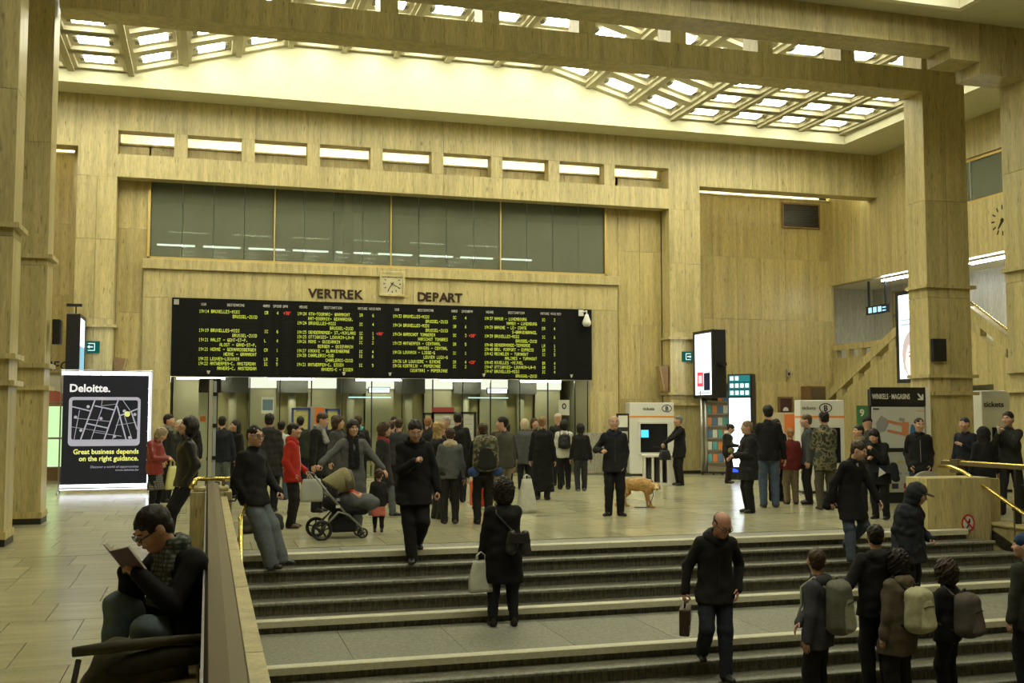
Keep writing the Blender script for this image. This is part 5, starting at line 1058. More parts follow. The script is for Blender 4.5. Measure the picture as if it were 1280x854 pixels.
        if st_ in ('short', 'crop', 'pony', 'bun', 'bald'):
            for s in (1, -1): f.ell(HP(.36 * s, -.10, -.22), (.14 * u_, .20 * u_, .20 * u_), Rh, .04 * u_, 's')
        if st_ == 'bald': f.ell(HP(0, -.05, .42), (.42 * u_, .52 * u_, .36 * u_), Rh, .05 * u_, 's')
        if st_ == 'pony': f.cap(HP(0, .48, .18), HP(0, .62, -.45), .11 * u_, .06 * u_, .04)
        if st_ == 'bun': f.ell(HP(0, .55, .25), (.17 * u_,) * 3, Rh, .05 * u_)
        f.wrinkle({'curly': .0062, 'afro': .007, 'wavy': .005}.get(st_, .0028), {'curly': 120, 'afro': 85, 'wavy': 60}.get(st_, 90), 1.7); put('hair', *f.mesh(), hairm(hcx), t)
    if beard: 
        f = Field(S(hc) - u_, S(hc) + u_ * .6, hf); f.ell(HP(0, -.17, -.33), (.25 * u_, .25 * u_, .20 * u_), Rh, 0); f.ell(HP(0, -.42, -.10), (.3 * u_, .2 * u_, .12 * u_), Rh, .03, 's'); put('beard', *f.mesh(), hairm(beard), t)
    if hat:
        st_, hcx = hat; f = Field(S(hc) - u_ * 1.2, S(hc) + u_ * 1.0, hf * 1.05)
        if st_ in ('beanie', 'cap'):
            f.ell(HP(0, .06, .20), (.39 * u_, .465 * u_, .40 * u_), Rh, 0); f.cut(HP(0, 0, .04 if st_ == 'beanie' else .20), Rh @ V3(0, .42 if st_ == 'beanie' else .25, -1))
            if st_ == 'cap': f.ell(HP(0, -.52, .19), (.30 * u_, .30 * u_, .045 * u_), Rh, .03 * u_)
            put('beanie' if st_ == 'beanie' else 'cap', *f.mesh(), fabric(hcx), t)
    if hood:
        up_, hcx = hood; f = Field(S(hc) - u_ * 1.6, S(hc) + u_ * 1.1, hf * 1.25)
        if up_:
            f.ell(HP(0, .12, .12), (.46 * u_, .52 * u_, .50 * u_), Rh, 0); f.cap(HP(0, .15, -.2), S(J['nb'] - up * .01), .36 * u_, .46 * u_, .12, 1.15, Rh @ V3(1, 0, 0)); f.ell(HP(0, -.52, -.06), (.31 * u_, .52 * u_, .47 * u_), Rh, .05, 's')
        else:
            f.cap(S(J['nb'] - fwd * .035 + lat * .04 - up * .0), S(J['nb'] - fwd * .035 - lat * .04), .036 * H, None, .03); f.cap(S(J['nb'] - fwd * .05 - up * .005), S(J['nb'] - fwd * .065 - up * .065), .042 * H, .026 * H, .04, 1.4, lat)
            for s in (1, -1): f.cap(S(J['nb'] - fwd * .03 + lat * .045 * s), S(J['nb'] + fwd * .045 + lat * .03 * s - up * .015), .026 * H, .018 * H, .02)
            f.cap(S(nk), S(nk + Rh @ V3(0, -.02, .10)), .036 * H, .048 * H, .005, op='s')
        f.wrinkle(.003, 50, 1); put('hood', *f.mesh(), hcx if isinstance(hcx, bpy.types.Material) else fabric(hcx), t)
    if glasses:
        m = MB()
        for s in (1, -1):
            m.tube([HP(.15 * s + .10 * math.cos(q), -.455, .02 + .085 * math.sin(q)) for q in [2 * math.pi * i / 10 for i in range(11)]], .014 * u_, 5); m.tube([HP(.25 * s, -.44, .04), HP(.35 * s, -.10, .04), HP(.355 * s, .06, .02)], .014 * u_, 5)
        m.tube([HP(-.05, -.47, .03), HP(.05, -.47, .03)], .014 * u_, 5); m.build('glasses', mat('glasses_frame', (.02, .02, .02), .3), t)
    if face:
        for s in (1, -1):
            e = MB().ell(HP(.145 * s, -.365, .02), (.062 * u_, .04 * u_, .036 * u_), 6, 8, Matrix(Rh.tolist())).build('eye', mat('eye_white', (.6, .57, .52), .25), t, True); MB().ell(HP(.145 * s, -.398, .02), (.026 * u_, .014 * u_, .028 * u_), 4, 8, Matrix(Rh.tolist())).build('iris', mat('iris_dark', (.02, .012, .008), .2), e, True)
            MB().tube([HP(.06 * s, -.405, .115), HP(.15 * s, -.405, .145), HP(.235 * s, -.36, .115)], .017 * u_, 5).build('eyebrow', hairm(hair[1] if hair and hair[0] != 'bald' else (.12, .08, .05)), t)
        MB().ell(HP(0, -.425, -.235), (.10 * u_, .03 * u_, .030 * u_), 5, 10, Matrix(Rh.tolist())).build('mouth', mat('lips', (.36, .14, .11), .45), t, True)
    info = dict(root=t, S=S, H=H, hip=hip, R=R, sh=J['sh'], nb=J['nb'], wr=wr, el=el, hc=hc, Rh=Rh, HP=HP, an=an, kn=kn, loc=np.array(loc, float), rz=rz, sw=sw, up=up, lat=lat, fwd=fwd)
    info['VG'] = VG; info['W'] = lambda p: np.array(loc, float) + rotm('z', rz) @ np.asarray(p); PEOPLE.append(info); return info
# ================================================================== THE CROWD
BK, BK2, NV, GY, DG = (.010, .010, .010), (.016, .015, .014), (.012, .014, .022), (.10, .10, .10), (.035, .035, .036)
JEAN, JEANG = (.06, .085, .13), (.10, .115, .125)
DKH, BRH, BLH, GRH = (.012, .008, .006), (.05, .028, .013), (.33, .22, .09), (.30, .29, .26)
CAMO = camo('camouflage_cloth', ((.03, .04, .02), (.10, .09, .045), (.17, .15, .09), (.02, .018, .012)))
PLAID = stripes('grey_plaid', (.06, .055, .05), (.22, .20, .18), 26)
KNIT = stripes('striped_scarf', (.05, .06, .055), (.22, .24, .22), 40)
SUEDE = (.10, .055, .03)
P = {}
# --- left group
P['red'] = person('short grey haired woman in a red leather jacket and plaid skirt holding a yellow bag', (-.92, 20.47, 0), 62, 1.60, top=('leather', (.22, .025, .02)), hem=.44, skirt=(PLAID, .27, 1, 1.25), bottom='tights', hair=('bob', (.28, .22, .14)), head=(10, 32, 0), ra='front', la='front', hands=('grip', 'grip'), lod=1)
person('dark haired man in a black jacket behind the red jacket woman', (-.80, 22.96, 0), 75, 1.80, lod=2, scarf=((.2, .2, .2), 0), hair=('short', DKH))
person('white haired old person beside the dark haired man at the left', (-.55, 24.0, 0), -50, 1.68, lod=2, top=('jacket', DG), hair=('short', (.5, .45, .36)))
person('person with dark fringe half hidden behind the leather jacket man', (-.33, 24.6, 0), -40, 1.76, lod=2, top=('jacket', BK2), hair=('bob', DKH))
person('dark haired person in black leather leaning back on the stone pier', (-.25, 15.5, 0), -80, 1.80, lod=0, lean=2, bulk=1.3, lf=(.06, -.19, .048), rf=(-.05, -.13, .048), pel=(0, 0, -.02), head=(-6, -16, 0), la='pocket', ra='pocket', top=('leather', (.010, .010, .010)), hair=('bob', DKH), face=True, legw=1.05)
person('man seen from behind in a dark jacket and faded grey jeans right of the pole', (.30, 23.27, 0), 172, 1.76, lod=2, top=('jacket', NV), leg=JEANG, hair=('short', DKH))
person('black haired woman in a black coat facing left near the pole', (.62, 23.8, 0), -62, 1.67, lod=2, top=('coat', BK), hair=('long', DKH, .7))
person('person in a white top mostly hidden between two dark coats near the pole', (.62, 25.3, 0), -100, 1.62, lod=2, top=('jacket', (.45, .46, .42)), hair=('short', BRH), leg=JEAN)
P['lean'] = person('man with rectangular glasses in a black jacket and grey jeans leaning by the stair head', (.60, 14.0, -.15), 58, 1.86, lod=0, lean=-2, twist=-8, lf=(.03, -.21, .048), rf=(-.05, -.16, .048), pel=(0, .02, -.02), bulk=1.32, legw=1.35, head=(-12, 8, 0), la=(.09, -.14, .52), ra='pocket', hands=('grip', 'relaxed'), top=('jacket', BK), leg=JEANG, hair=('crop', DKH), face=True, glasses=True, shoe=(.014, .014, .014))
person('tall man from behind in a dark grey puffer coat with a folded hood', (1.11, 20.21, 0), 168, 1.82, lod=1, top=('puffer', (.030, .028, .027)), hem=.36, hood=(False, (.030, .028, .027)), hair=('short', DKH), bulk=1.08)
person('person in a pale mint jacket and blue jeans behind the boy in red', (1.51, 22.92, 0), 165, 1.66, lod=2, top=('jacket', (.40, .46, .40)), leg=JEAN, hair=('short', DKH))
P['redboy'] = person('young man in a bright red jacket with black trousers and brown shoes', (1.31, 17.31, 0), 78, 1.67, lod=0, top=('jacket', (.36, .022, .012)), hem=.44, leg=(.013, .011, .010), hair=('short', DKH), la=(.07, -.13, .53), ra='pocket', shirt=BK, shoe=SUEDE, collar=(.34, .02, .012), zipper=(.55, .5, .45), face=True)
person('tall young man in a black coat with a thick light grey scarf', (1.98, 19.96, 0), 64, 1.85, lod=1, top=('coat', BK), hem=.36, scarf=((.24, .24, .22), .13), hair=('short', BRH), head=(8, 16, 0), face=True)
person('curly brown haired person in a grey coat behind the stroller woman', (2.53, 21.6, 0), 50, 1.76, lod=2, top=('coat', (.05, .05, .048)), hair=('curly', BRH))
P['pram'] = person('woman in a grey wool coat and black scarf spreading her arms over a stroller', (2.19, 16.62, 0), 4, 1.72, lod=0, top=('coat', (.085, .088, .088)), hem=.33, scarf=(BK, .27), hair=('bob', DKH), la=(.27, -.13, .54), ra=(-.31, -.13, .61), hands=('relaxed', 'grip'), head=(0, 6, 0), face=True, leg=JEANG)
P['turq'] = person('person with a turquoise scarf and black rucksack facing the ticket hall', (3.08, 22.46, 0), 172, 1.78, lod=2, top=('jacket', BK2), scarf=((.10, .45, .45), .05), hair=('short', BRH))
person('brown haired woman in a dark coat with a red collar walking right', (3.01, 18.71, 0), 62, 1.65, lod=1, top=('coat', (.020, .019, .018)), hem=.34, collar=(.20, .03, .02), hair=('curly', BRH), lf=(.05, -.10, .05), rf=(-.05, .10, .06), leg=JEANG, face=True)
person('small dark head with short hair far back by the counters', (4.45, 26.0, 0), 20, 1.74, lod=2, top=('jacket', BK), hair=('short', DKH))
person('short haired person in a dark anorak behind the walking man at centre', (3.75, 21.3, 0), 168, 1.72, lod=2, top=('jacket', DG), hair=('short', BRH))
person('bald fair man behind the blond woman near the timetable stand', (4.80, 23.5, 0), 150, 1.74, lod=2, top=('jacket', BK2), hair=('short', (.24, .12, .05)))
P['front'] = person('man in a black coat stepping down the top step, hand on his chest', (2.66, 13.97, -.15), -4, 1.92, lod=0, bulk=1.28, lean=5, top=('coat', (.009, .009, .010)), hem=.40, lf=(.045, .10, .128), rf=(-.015, -.06, .048), ra=(-.015, -.17, .70), la=(.165, -.05, .49), head=(0, 22, 0), hands=('grip', 'grip'), hair=('pony', DKH), face=True, collar=BK)
person('woman with wavy blond hair in a black jacket behind the walking man', (3.86, 18.05, 0), 105, 1.67, lod=1, top=('jacket', BK), hair=('wavy', BLH, .8), leg=DG)
person('boy from behind in a grey denim jacket with a beige fur collar', (3.89, 17.2, 0), 172, 1.58, lod=0, top=('jacket', (.085, .095, .098)), hem=.47, collar=(.36, .31, .20), hair=('short', BRH), leg=(.018, .017, .016), shoe=(.04, .03, .025), legw=1.1)
person('tall man in a long black coat facing away beside the boy with the fur collar', (4.98, 21.29, 0), 170, 1.84, lod=1, top=('coat', BK), hair=('short', DKH))
P['camo'] = person('hiker from behind carrying a large camouflage rucksack', (4.42, 17.04, 0), 176, 1.66, lod=1, top=('jacket', BK2), hair=('short', BRH), leg=BK2, hem=.47)
P['olive'] = person('dark haired man in an olive grey jacket and beige trousers looking left', (5.33, 18.99, 0), -150, 1.76, lod=1, top=('jacket', (.055, .053, .040)), leg=(.16, .14, .085), hair=('short', DKH), head=(40, 0, 0), face=True, legw=1.15)
person('white haired woman in a grey coat near the ticket counters', (7.36, 24.39, 0), 172, 1.68, lod=2, top=('coat', (.075, .08, .085)), hem=.36, hair=('bob', (.5, .42, .28)))
person('person in a floor length black coat with tied fair hair', (6.84, 21.38, 0), 150, 1.75, lod=1, top=('coat', (.009, .009, .009)), hem=.10, hair=('bun', (.22, .13, .06)), leg=BK)
P['white'] = person('person in a white jacket with a dark backpack by the counters', (8.27, 24.13, 0), 165, 1.66, lod=2, top=('jacket', (.55, .55, .48)), hair=('bob', DKH))
person('person with a pale knitted cap behind the white jacket', (8.55, 25.4, 0), 178, 1.80, lod=2, top=('jacket', BK2), hair=('none', DKH), hat=('beanie', (.50, .38, .30)))
person('woman from behind with black hair in a black jacket and dark jeans near the counters', (8.47, 23.5, 0), 168, 1.58, lod=1, top=('jacket', BK), hair=('bob', DKH), leg=(.03, .033, .04), shoe=(.18, .18, .18), lf=(.05, .02, .048), rf=(-.06, -.05, .048))
person('brown haired woman facing the camera beside the person in the long black coat', (7.75, 24.9, 0), 10, 1.70, lod=2, top=('jacket', BK), hair=('long', BRH, .5))
P['m768'] = person('balding man in a black jacket standing beside the dog facing the camera', (7.02, 17.71, 0), -16, 1.78, lod=0, top=('jacket', (.013, .014, .016)), hem=.44, hair=('bald', (.06, .045, .03)), la='pocket', ra=(-.135, -.10, .655), hands=('relaxed', 'grip'), bulk=1.2, collar=(.014, .015, .03), face=True, zipper=(.05, .05, .05), leg=(.010, .010, .011), toes=(30, 40))
P['kiosk'] = person('grey haired man in a black coat using the ticket machine', (11.55, 24.64, 0), -92, 1.76, lod=1, top=('jacket', BK), hem=.40, hair=('short', (.16, .16, .155)), la=(.06, -.27, .60), ra=(-.02, -.24, .58), hands=('grip', 'grip'), leg=BK)
P['tot'] = person('dark haired woman with a white scarf reading beside the glowing totem', (13.15, 25.13, 0), 50, 1.56, lod=1, top=('jacket', BK2), scarf=((.5, .5, .45), 0), hair=('bun', DKH), la='front', ra='front', hands=('grip', 'grip'), head=(0, 24, 0), leg=(.02, .012, .012))
person('fair haired woman in a quilted black coat facing left at the queue', (9.64, 17.58, 0), -98, 1.68, lod=0, top=('puffer', (.013, .013, .014)), hem=.36, hair=('short', (.20, .13, .07)), la='front', ra=(-.05, -.20, .60), hands=('grip', 'grip'), leg=BK, legw=1.15, hood=(False, (.013, .013, .014)), face=True, fold=.7)
person('very tall man from behind in a black jacket and blue jeans', (10.55, 18.45, 0), 160, 1.98, lod=0, top=('jacket', (.010, .009, .010)), hem=.46, leg=JEAN, hair=('short', DKH), shoe=(.03, .028, .028), bulk=1.05, la='front')
person('woman with long dark hair in a black coat and wide black trousers', (11.46, 19.75, 0), -8, 1.70, lod=1, top=('coat', BK), hem=.36, hair=('long', DKH, .8), leg=BK, legw=1.3, shirt=(.2, .03, .03), la='front', face=True)
person('girl from behind in a dark red jacket and beige trousers', (11.36, 19.0, 0), 170, 1.52, lod=1, top=('jacket', (.13, .018, .018)), leg=(.17, .13, .08), hair=('pony', (.26, .13, .05)), legw=1.2)
person('man in a grey jacket with brown hair facing left in the queue', (11.73, 18.94, 0), -118, 1.80, lod=1, top=('jacket', (.060, .066, .066)), hem=.44, hair=('short', (.07, .04, .022)), leg=BK2)
person('man from behind in a camouflage jacket and olive trousers', (11.32, 17.7, 0), 165, 1.86, lod=0, top=('jacket', BK), topmat=CAMO, hem=.40, leg=(.065, .058, .036), hair=('short', DKH), shoe=(.045, .035, .025), legw=1.15, bulk=1.06, la='front', ra='front')
person('young man with dark hair and a beige scarf facing left behind the walking man', (11.75, 17.2, 0), -84, 1.60, lod=1, top=('jacket', (.02, .017, .02)), scarf=((.24, .20, .13), .10), hair=('short', DKH), face=True)
P['hat'] = person('person in a dark woollen cap and brown coat beside the green poster', (12.62, 18.2, 0), 160, 1.74, lod=1, top=('jacket', (.05, .045, .035)), hair=('none', DKH), hat=('beanie', (.014, .012, .012)))
P['w1093'] = person('woman with long black hair bending left over her hands with a dark shoulder bag', (11.25, 15.9, 0), -58, 1.60, lod=1, lean=14, top=('coat', BK), hem=.38, hair=('long', DKH, .8), la='mouth', ra='chest', hands=('grip', 'grip'), leg=BK, head=(0, 22, 0))
P['walk'] = person('man in a black overcoat and jeans striding down the right side of the stairs', (8.95, 13.40, -.30), 16, 1.74, lod=0, lean=8, top=('coat', (.009, .008, .008)), hem=.35, rf=(-.10, -.10, .0), lf=(.09, .10, .135), ra=(-.16, .04, .50), la=(.17, -.16, .50), head=(22, 14, 0), hair=('short', (.035, .022, .012)), leg=(.055, .07, .10), shirt=(.3, .3, .28), face=True, hands=('relaxed', 'grip'))
P['l1150'] = person('young man in a black hooded jacket and jeans leaning by the right stair pier', (12.36, 16.3, 0), -28, 1.74, lod=0, top=('jacket', (.010, .010, .010)), hem=.45, la='pocket', ra='pocket', leg=(.03, .04, .06), hair=('crop', (.02, .013, .009)), hood=(False, BK), zipper=(.16, .16, .15), face=True, head=(8, 4, 0), lean=-2)
P['cap'] = person('man in a dark quilted jacket with the hood over a peaked cap', (8.95, 12.10, -.75), 30, 1.64, lod=0, lean=6, top=('puffer', (.018, .020, .028)), hem=.38, hair=('none', DKH), hat=('cap', (.040, .038, .034)), hood=(True, (.016, .018, .022)), head=(14, 18, 0), la=(.13, -.14, .56), ra='pocket', hands=('grip', 'grip'), face=True, bulk=1.58, fold=.8, hs=1.1)
person('woman from behind in a long black hooded coat right of the big column', (13.55, 16.05, 0), 160, 1.57, lod=1, top=('coat', BK), hem=.25, hair=('long', DKH, .9), hood=(True, (.016, .015, .014)), leg=BK)
P['eat'] = person('man in a dark jacket eating with both hands at his mouth at the right edge', (13.98, 15.9, 0), -66, 1.85, lod=0, top=('jacket', (.022, .023, .021)), la='mouth', ra='mouth', hands=('grip', 'grip'), hair=('short', DKH), leg=BK2, face=True, lf=(.07, .08, .048), rf=(-.06, -.08, .048))
person('person in a navy jacket behind the man eating', (14.1, 17.2, 0), -70, 1.74, lod=1, top=('jacket', NV), hair=('short', (.03, .03, .045)), la='chest', leg=BK2)
person('person in dark clothes standing on the upper stair landing at the right edge', (21.75, 24.0, 3.6), -140, 1.72, lod=2, top=('jacket', BK), hair=('short', DKH), leg=BK, la='front', hood=(False, BK))
person('grey haired man with face turned left between the rucksack hiker and the olive jacket', (5.0, 22.4, 0), -60, 1.76, lod=2, top=('jacket', DG), hair=('short', GRH))
person('dark haired person in a brown jacket behind the olive jacket man', (6.35, 22.9, 0), 172, 1.70, lod=2, top=('jacket', (.05, .035, .02)), hair=('short', DKH))
person('woman with a ponytail in a blue grey anorak deep in the crowd', (3.95, 23.4, 0), 150, 1.66, lod=2, top=('jacket', (.05, .06, .075)), hair=('pony', BRH))
person('person in black with a dark cap behind the curly haired person', (2.75, 23.9, 0), 165, 1.76, lod=2, top=('jacket', BK), hair=('none', DKH), hat=('beanie', BK2))
person('man in a dark green parka near the orange poster column', (2.05, 24.6, 0), 178, 1.75, lod=2, top=('jacket', (.025, .03, .02)), hair=('short', DKH))
person('short woman in a dark violet coat left of the white haired woman', (6.75, 23.9, 0), 165, 1.60, lod=2, top=('coat', (.03, .02, .03)), hair=('bob', DKH))
# --- foreground on the stairs
P['w627'] = person('woman from behind in a long black coat with wavy dark hair standing on the landing', (3.50, 12.50, -.75), 172, 1.74, lod=0, top=('coat', (.008, .008, .009)), hem=.30, hair=('curly', (.016, .011, .008)), hs=1.12, leg=(.012, .013, .018), bottom='tights', ra=(.16, -.03, .49), la='side', hands=('relaxed', 'grip'), lf=(.075, 0, .048), rf=(-.075, 0, .048), bulk=1.35)
P['bald'] = person('bald man with glasses in a dark jacket and jeans descending with a briefcase', (5.38, 10.62, -1.05), -12, 1.86, lod=0, lean=8, top=('jacket', (.017, .016, .015)), hem=.44, hair=('bald', (.05, .035, .02)), lf=(.035, -.09, .048), rf=(-.06, .08, .135), ra=(-.18, .0, .50), la=(.13, -.03, .52), hands=('relaxed', 'grip'), head=(16, 26, 0), face=True, glasses=True, leg=(.022, .026, .036), shirt=(.22, .23, .22), collar=(.016, .015, .014), zipper=(.03, .03, .03), bulk=1.1, legw=1.1, sk=(.46, .24, .17), toes=(14, 8))
P['k1'] = person('boy in a grey jacket with cropped hair and a two tone backpack', (6.24, 9.95, -1.35), -142, 1.72, lod=0, bulk=1.35, hs=1.08, top=('jacket', (.055, .056, .068)), hem=.42, hair=('crop', (.045, .025, .014)), hood=(False, (.03, .03, .034)), ra=(.20, -.10, .50), leg=(.012, .012, .012), head=(-62, 0, 0), legw=1.2)
P['k2'] = person('dark clothed teenager between the backpacks holding white paper', (7.07, 10.1, -1.2), 170, 1.80, lod=0, bulk=1.3, top=('jacket', (.011, .011, .011)), hair=('short', DKH), hood=(False, BK2), la=(.17, -.12, .60), head=(-20, 0, 0), leg=BK)
P['k3'] = person('teenager in a beige brown coat with a pale cream backpack on the stairs', (7.20, 9.9, -1.35), -160, 1.68, lod=0, top=('jacket', (.105, .085, .06)), hem=.36, hair=('curly', DKH), hood=(False, (.13, .10, .07)), leg=BK2, la='side', bulk=1.6, hs=1.06, head=(-45, 0, 0))
P['k4'] = person('girl in black with curly brown hair and a grey brown backpack on the stairs', (7.82, 9.9, -1.35), -150, 1.54, lod=0, top=('jacket', BK), hem=.46, hair=('curly', (.03, .018, .010)), leg=BK, la='front', ra='front', legw=1.15, hs=1.14, bulk=1.3, head=(-55, 0, 0))
P['adult'] = person('person in an olive jacket and blue knitted cap at the right edge of the stairs', (8.95, 9.95, -1.35), -172, 1.80, lod=0, top=('jacket', (.030, .033, .024)), hem=.42, hair=('none', DKH), hat=('beanie', (.02, .04, .10)), hood=(False, (.03, .033, .024)), leg=BK, head=(40, 0, 0), bulk=1.35)
# --- the seated reader
P['read'] = person('man with glasses and a striped grey scarf sitting on the ledge reading a book', (-.10, 6.82, 0), -52, 1.80, lod=0, lean=9, bulk=1.25, seat=.55, pel=(0, 0, -.262), lf=(.05, -.27, .10), rf=(-.05, -.25, .16), la=(.035, -.215, .50), ra=(-.045, -.205, .50), hands=('grip', 'grip'), head=(-14, 30, 0), top=('jacket', (.010, .010, .011)), leg=(.13, .17, .20), scarf=(KNIT, .16), hair=('short', (.016, .010, .007)), face=True, glasses=True, shoe=(.01, .01, .01))
# ================================================================== BAGS, PRAM, DOG AND WHAT PEOPLE CARRY
def surf(pi, x, z, sgn):
    """point on the garment at sideways x and height z (body units above the hip), at the back (+1) or front (-1)"""
    c = pi['S'](pi['hip'] + pi['R'] @ np.array([x, 0, z])); d = (pi['VG'] - c) @ np.stack([pi['lat'], -pi['fwd'], pi['up']], 1)
    m_ = (np.abs(d[:, 0]) < .03) & (np.abs(d[:, 2]) < .03) & (d[:, 1] * sgn > -.02) & (d[:, 1] * sgn < .074 * pi['H'] * pi['sw']); y = (d[m_, 1] * sgn).max() if m_.any() else .11
    return c - pi['fwd'] * (y + .008) * sgn
def over(pi, x):
    c = pi['S'](pi['nb'] + pi['R'] @ np.array([x, 0, -.05])); d = (pi['VG'] - c) @ np.stack([pi['lat'], -pi['fwd'], pi['up']], 1)
    m_ = (np.abs(d[:, 0]) < .025) & (np.abs(d[:, 1]) < .04); return c + pi['up'] * ((d[m_, 2].max() if m_.any() else .07) + .008)
def backpack(label, pi, col, col2, wd=.32, hgt=.46, dp=.20, zc=.165, pocket=True, m=None, m2=None, rolls=None, strap=None):
    """a rucksack on somebody's back: pack, pocket and straps shaped in the wearer's own frame"""
    t = thing('backpack', label, 'backpack', tuple(pi['loc']), pi['rz'], 'backpacks'); H, S, hip, R = pi['H'], pi['S'], pi['hip'], pi['R']
    y0 = (surf(pi, 0, zc, 1) - S(hip + R @ np.array([0, 0, zc]))) @ -pi['fwd'] - .02; B = lambda x, y, z: S(hip) + R @ np.array([x, y + y0, z + zc * H])
    m = m or fabric(col); m2 = m2 or fabric(col2); ms_ = fabric(strap) if strap else m; c = B(0, 0, 0); f = Field(c - .55, c + .55, .0125); lat = R @ np.array([1., 0, 0])
    hw, hh_ = wd / 2, hgt / 2; r0 = dp * .5
    f.cap(B(0, r0, -hh_ + r0), B(0, r0 * .95, hh_ - r0), r0, r0 * .9, .04, hw / r0, lat); f.cap(B(0, .04, hh_ - .08), B(0, .05, -hh_ + .09), .06, .07, .05, hw / .075, lat)
    f.wrinkle(.002, 22, wd * 7); put('pack', *f.mesh(), m, t)
    if pocket:
        f = Field(c - .55, c + .55, .0125); f.cap(B(0, dp * .80, -hh_ + .10), B(0, dp * .70, hh_ * .34), .07, .058, .05, hw * .74 / .07, lat); f.wrinkle(.002, 26, 3); V2, F2 = f.mesh(); put('pocket', V2, F2, m2, t)
        pth = []
        for x in np.linspace(-hw * .55, hw * .55, 9):
            q = B(x, 0, hh_ * .22 - 1.1 * x * x); d = (V2 - q) @ np.stack([pi['lat'], -pi['fwd'], pi['up']], 1); mk = (np.abs(d[:, 0]) < .02) & (np.abs(d[:, 2]) < .02)
            if mk.any(): pth.append(q - pi['fwd'] * (d[mk, 1].max() + .001))
        if len(pth) > 2: MB().tube(pth, .005, 5).build('zip', fabric((.02, .02, .02)), t)
    for s in (1, -1):
        x = .060 * s
        pts_ = [B(.06 * s, .03, hh_ - .06), surf(pi, x, .255, 1), over(pi, x), surf(pi, x, .255, -1), surf(pi, x * 1.1, .21, -1), surf(pi, x * 1.3, .15, -1), surf(pi, x * 1.5, .09, -1), S(hip + R @ np.array([.098 * s * pi['sw'], -.01, .06])), B(.10 * s, .04, -hh_ + .06)]
        MB().tube(pts_, .016, 6).build('strap', ms_, t, True)
    MB().tube([B(-.04, .05, hh_ - .02), B(-.03, .07, hh_ + .02), B(.03, .07, hh_ + .02), B(.04, .05, hh_ - .02)], .009, 6).build('handle', ms_, t, True)
    if rolls:
        for s in (1, -1): MB().ell(B(.20 * s, .10, -hh_ + .0), (.10, .085, .085), 7, 12).build('blue_roll', fabric(rolls), t, True)
    return t
backpack('tall camouflage rucksack with blue rolls at its sides', P['camo'], (.05, .05, .03), (.015, .015, .012), .44, .62, .26, .185, True, CAMO, fabric((.016, .016, .015)), (.03, .06, .16))
backpack('grey backpack with a pale panel on the boy in the grey jacket', P['k1'], (.13, .13, .10), (.30, .30, .22), .40, .58, .24, .15, strap=(.28, .28, .2))
backpack('pale cream school backpack on the beige coat teenager', P['k3'], (.40, .39, .25), (.52, .51, .33), .38, .50, .23, .13, strap=(.02, .02, .02))
backpack('grey brown backpack on the curly haired girl', P['k4'], (.09, .075, .065), (.12, .10, .09), .40, .50, .25, .13)
backpack('black rucksack of the person with the turquoise scarf', P['turq'], (.012, .012, .013), (.02, .02, .02), .30, .40, .18, .17)
backpack('small black backpack on the white jacket', P['white'], (.02, .02, .02), (.03, .03, .03), .28, .36, .16, .17)
backpack('dark backpack on the person with the woollen cap', P['hat'], (.03, .035, .03), (.02, .02, .02), .32, .42, .18, .17)
def soft_bag(name, label, cat, loc, rz, wd, dp, hgt, m, taper=.8, handles=2, hl=.22, sag=.0, parent_hand=None, group=None, trim=None):
    """a soft bag standing on loc: lofted rounded body, open rim and handles"""
    t = thing(name, label, cat, loc, rz, group); seg = 20; vs = []; fs = []; n = 9; r_ = random.Random(len(label))
    for i in range(n):
        q = i / (n - 1); k = 1 - (1 - taper) * q ** 1.3; bl = 1 + .10 * math.sin(math.pi * min(1, q * 1.1)); 
        for j in range(seg):
            a = 2 * math.pi * j / seg; c_, s_ = math.cos(a), math.sin(a); e = .55
            x = math.copysign(abs(c_) ** e, c_) * wd / 2 * k * bl; y = math.copysign(abs(s_) ** e, s_) * dp / 2 * k * bl * (1 - .35 * q)
            w_ = 1 + r_.uniform(-.03, .03); vs.append((x * w_, y * w_, hgt * q + (r_.uniform(-.008, .008) if i else 0)))
    for i in range(n - 1):
        for j in range(seg): fs.append((i * seg + j, i * seg + (j + 1) % seg, (i + 1) * seg + (j + 1) % seg, (i + 1) * seg + j))
    fs.append(tuple(range(seg))[::-1]); fs.append(tuple(range((n - 1) * seg, n * seg))); MB().add(vs, fs).build('bag_body', m, t, True)
    for k in range(handles):
        y = (k - .5) * dp * .3 if handles == 2 else 0
        MB().tube([(-wd * .26 * taper, y, hgt * .96), (-wd * .16, y * .6, hgt + hl * .6), (0, y * .3, hgt + hl), (wd * .16, y * .6, hgt + hl * .6), (wd * .26 * taper, y, hgt * .96)], .009, 6).build('handle', trim or m, t, True)
    return t
PLW = mat('white_plastic_bag', (.50, .51, .44), .35, noise=.15, nscale=10, bump=.4); PLY = mat('yellow_plastic_bag', (.62, .60, .26), .35, noise=.12, nscale=10, bump=.4)
def at_hand(pi, s, drop): p = pi['W'](pi['S'](pi['wr'][s]) + np.array([0, 0, -.045 * pi['H']])); return (p[0], p[1], p[2] - drop)
soft_bag('shopping_bag', 'white plastic carrier bag hanging from the hand of the woman on the landing', 'bag', tuple(np.array(at_hand(P['w627'], -1, .46)) + np.array([-.10, -.05, 0])), 8, .30, .14, .38, PLW, .62, 2, .10)
soft_bag('shopping_bag', 'yellowish plastic bag held by the woman in red leather', 'bag', (-.60, 20.35, .44), 30, .24, .12, .42, PLY, .6, 2, .12)
soft_bag('shopping_bag', 'big white plastic bag standing beside the man in beige trousers', 'bag', (5.68, 18.7, 0), 20, .34, .26, .62, PLW, .55, 2, .08)
bc = thing('briefcase', 'brown leather briefcase carried by the bald man', 'briefcase', at_hand(P['bald'], -1, .36), 62)
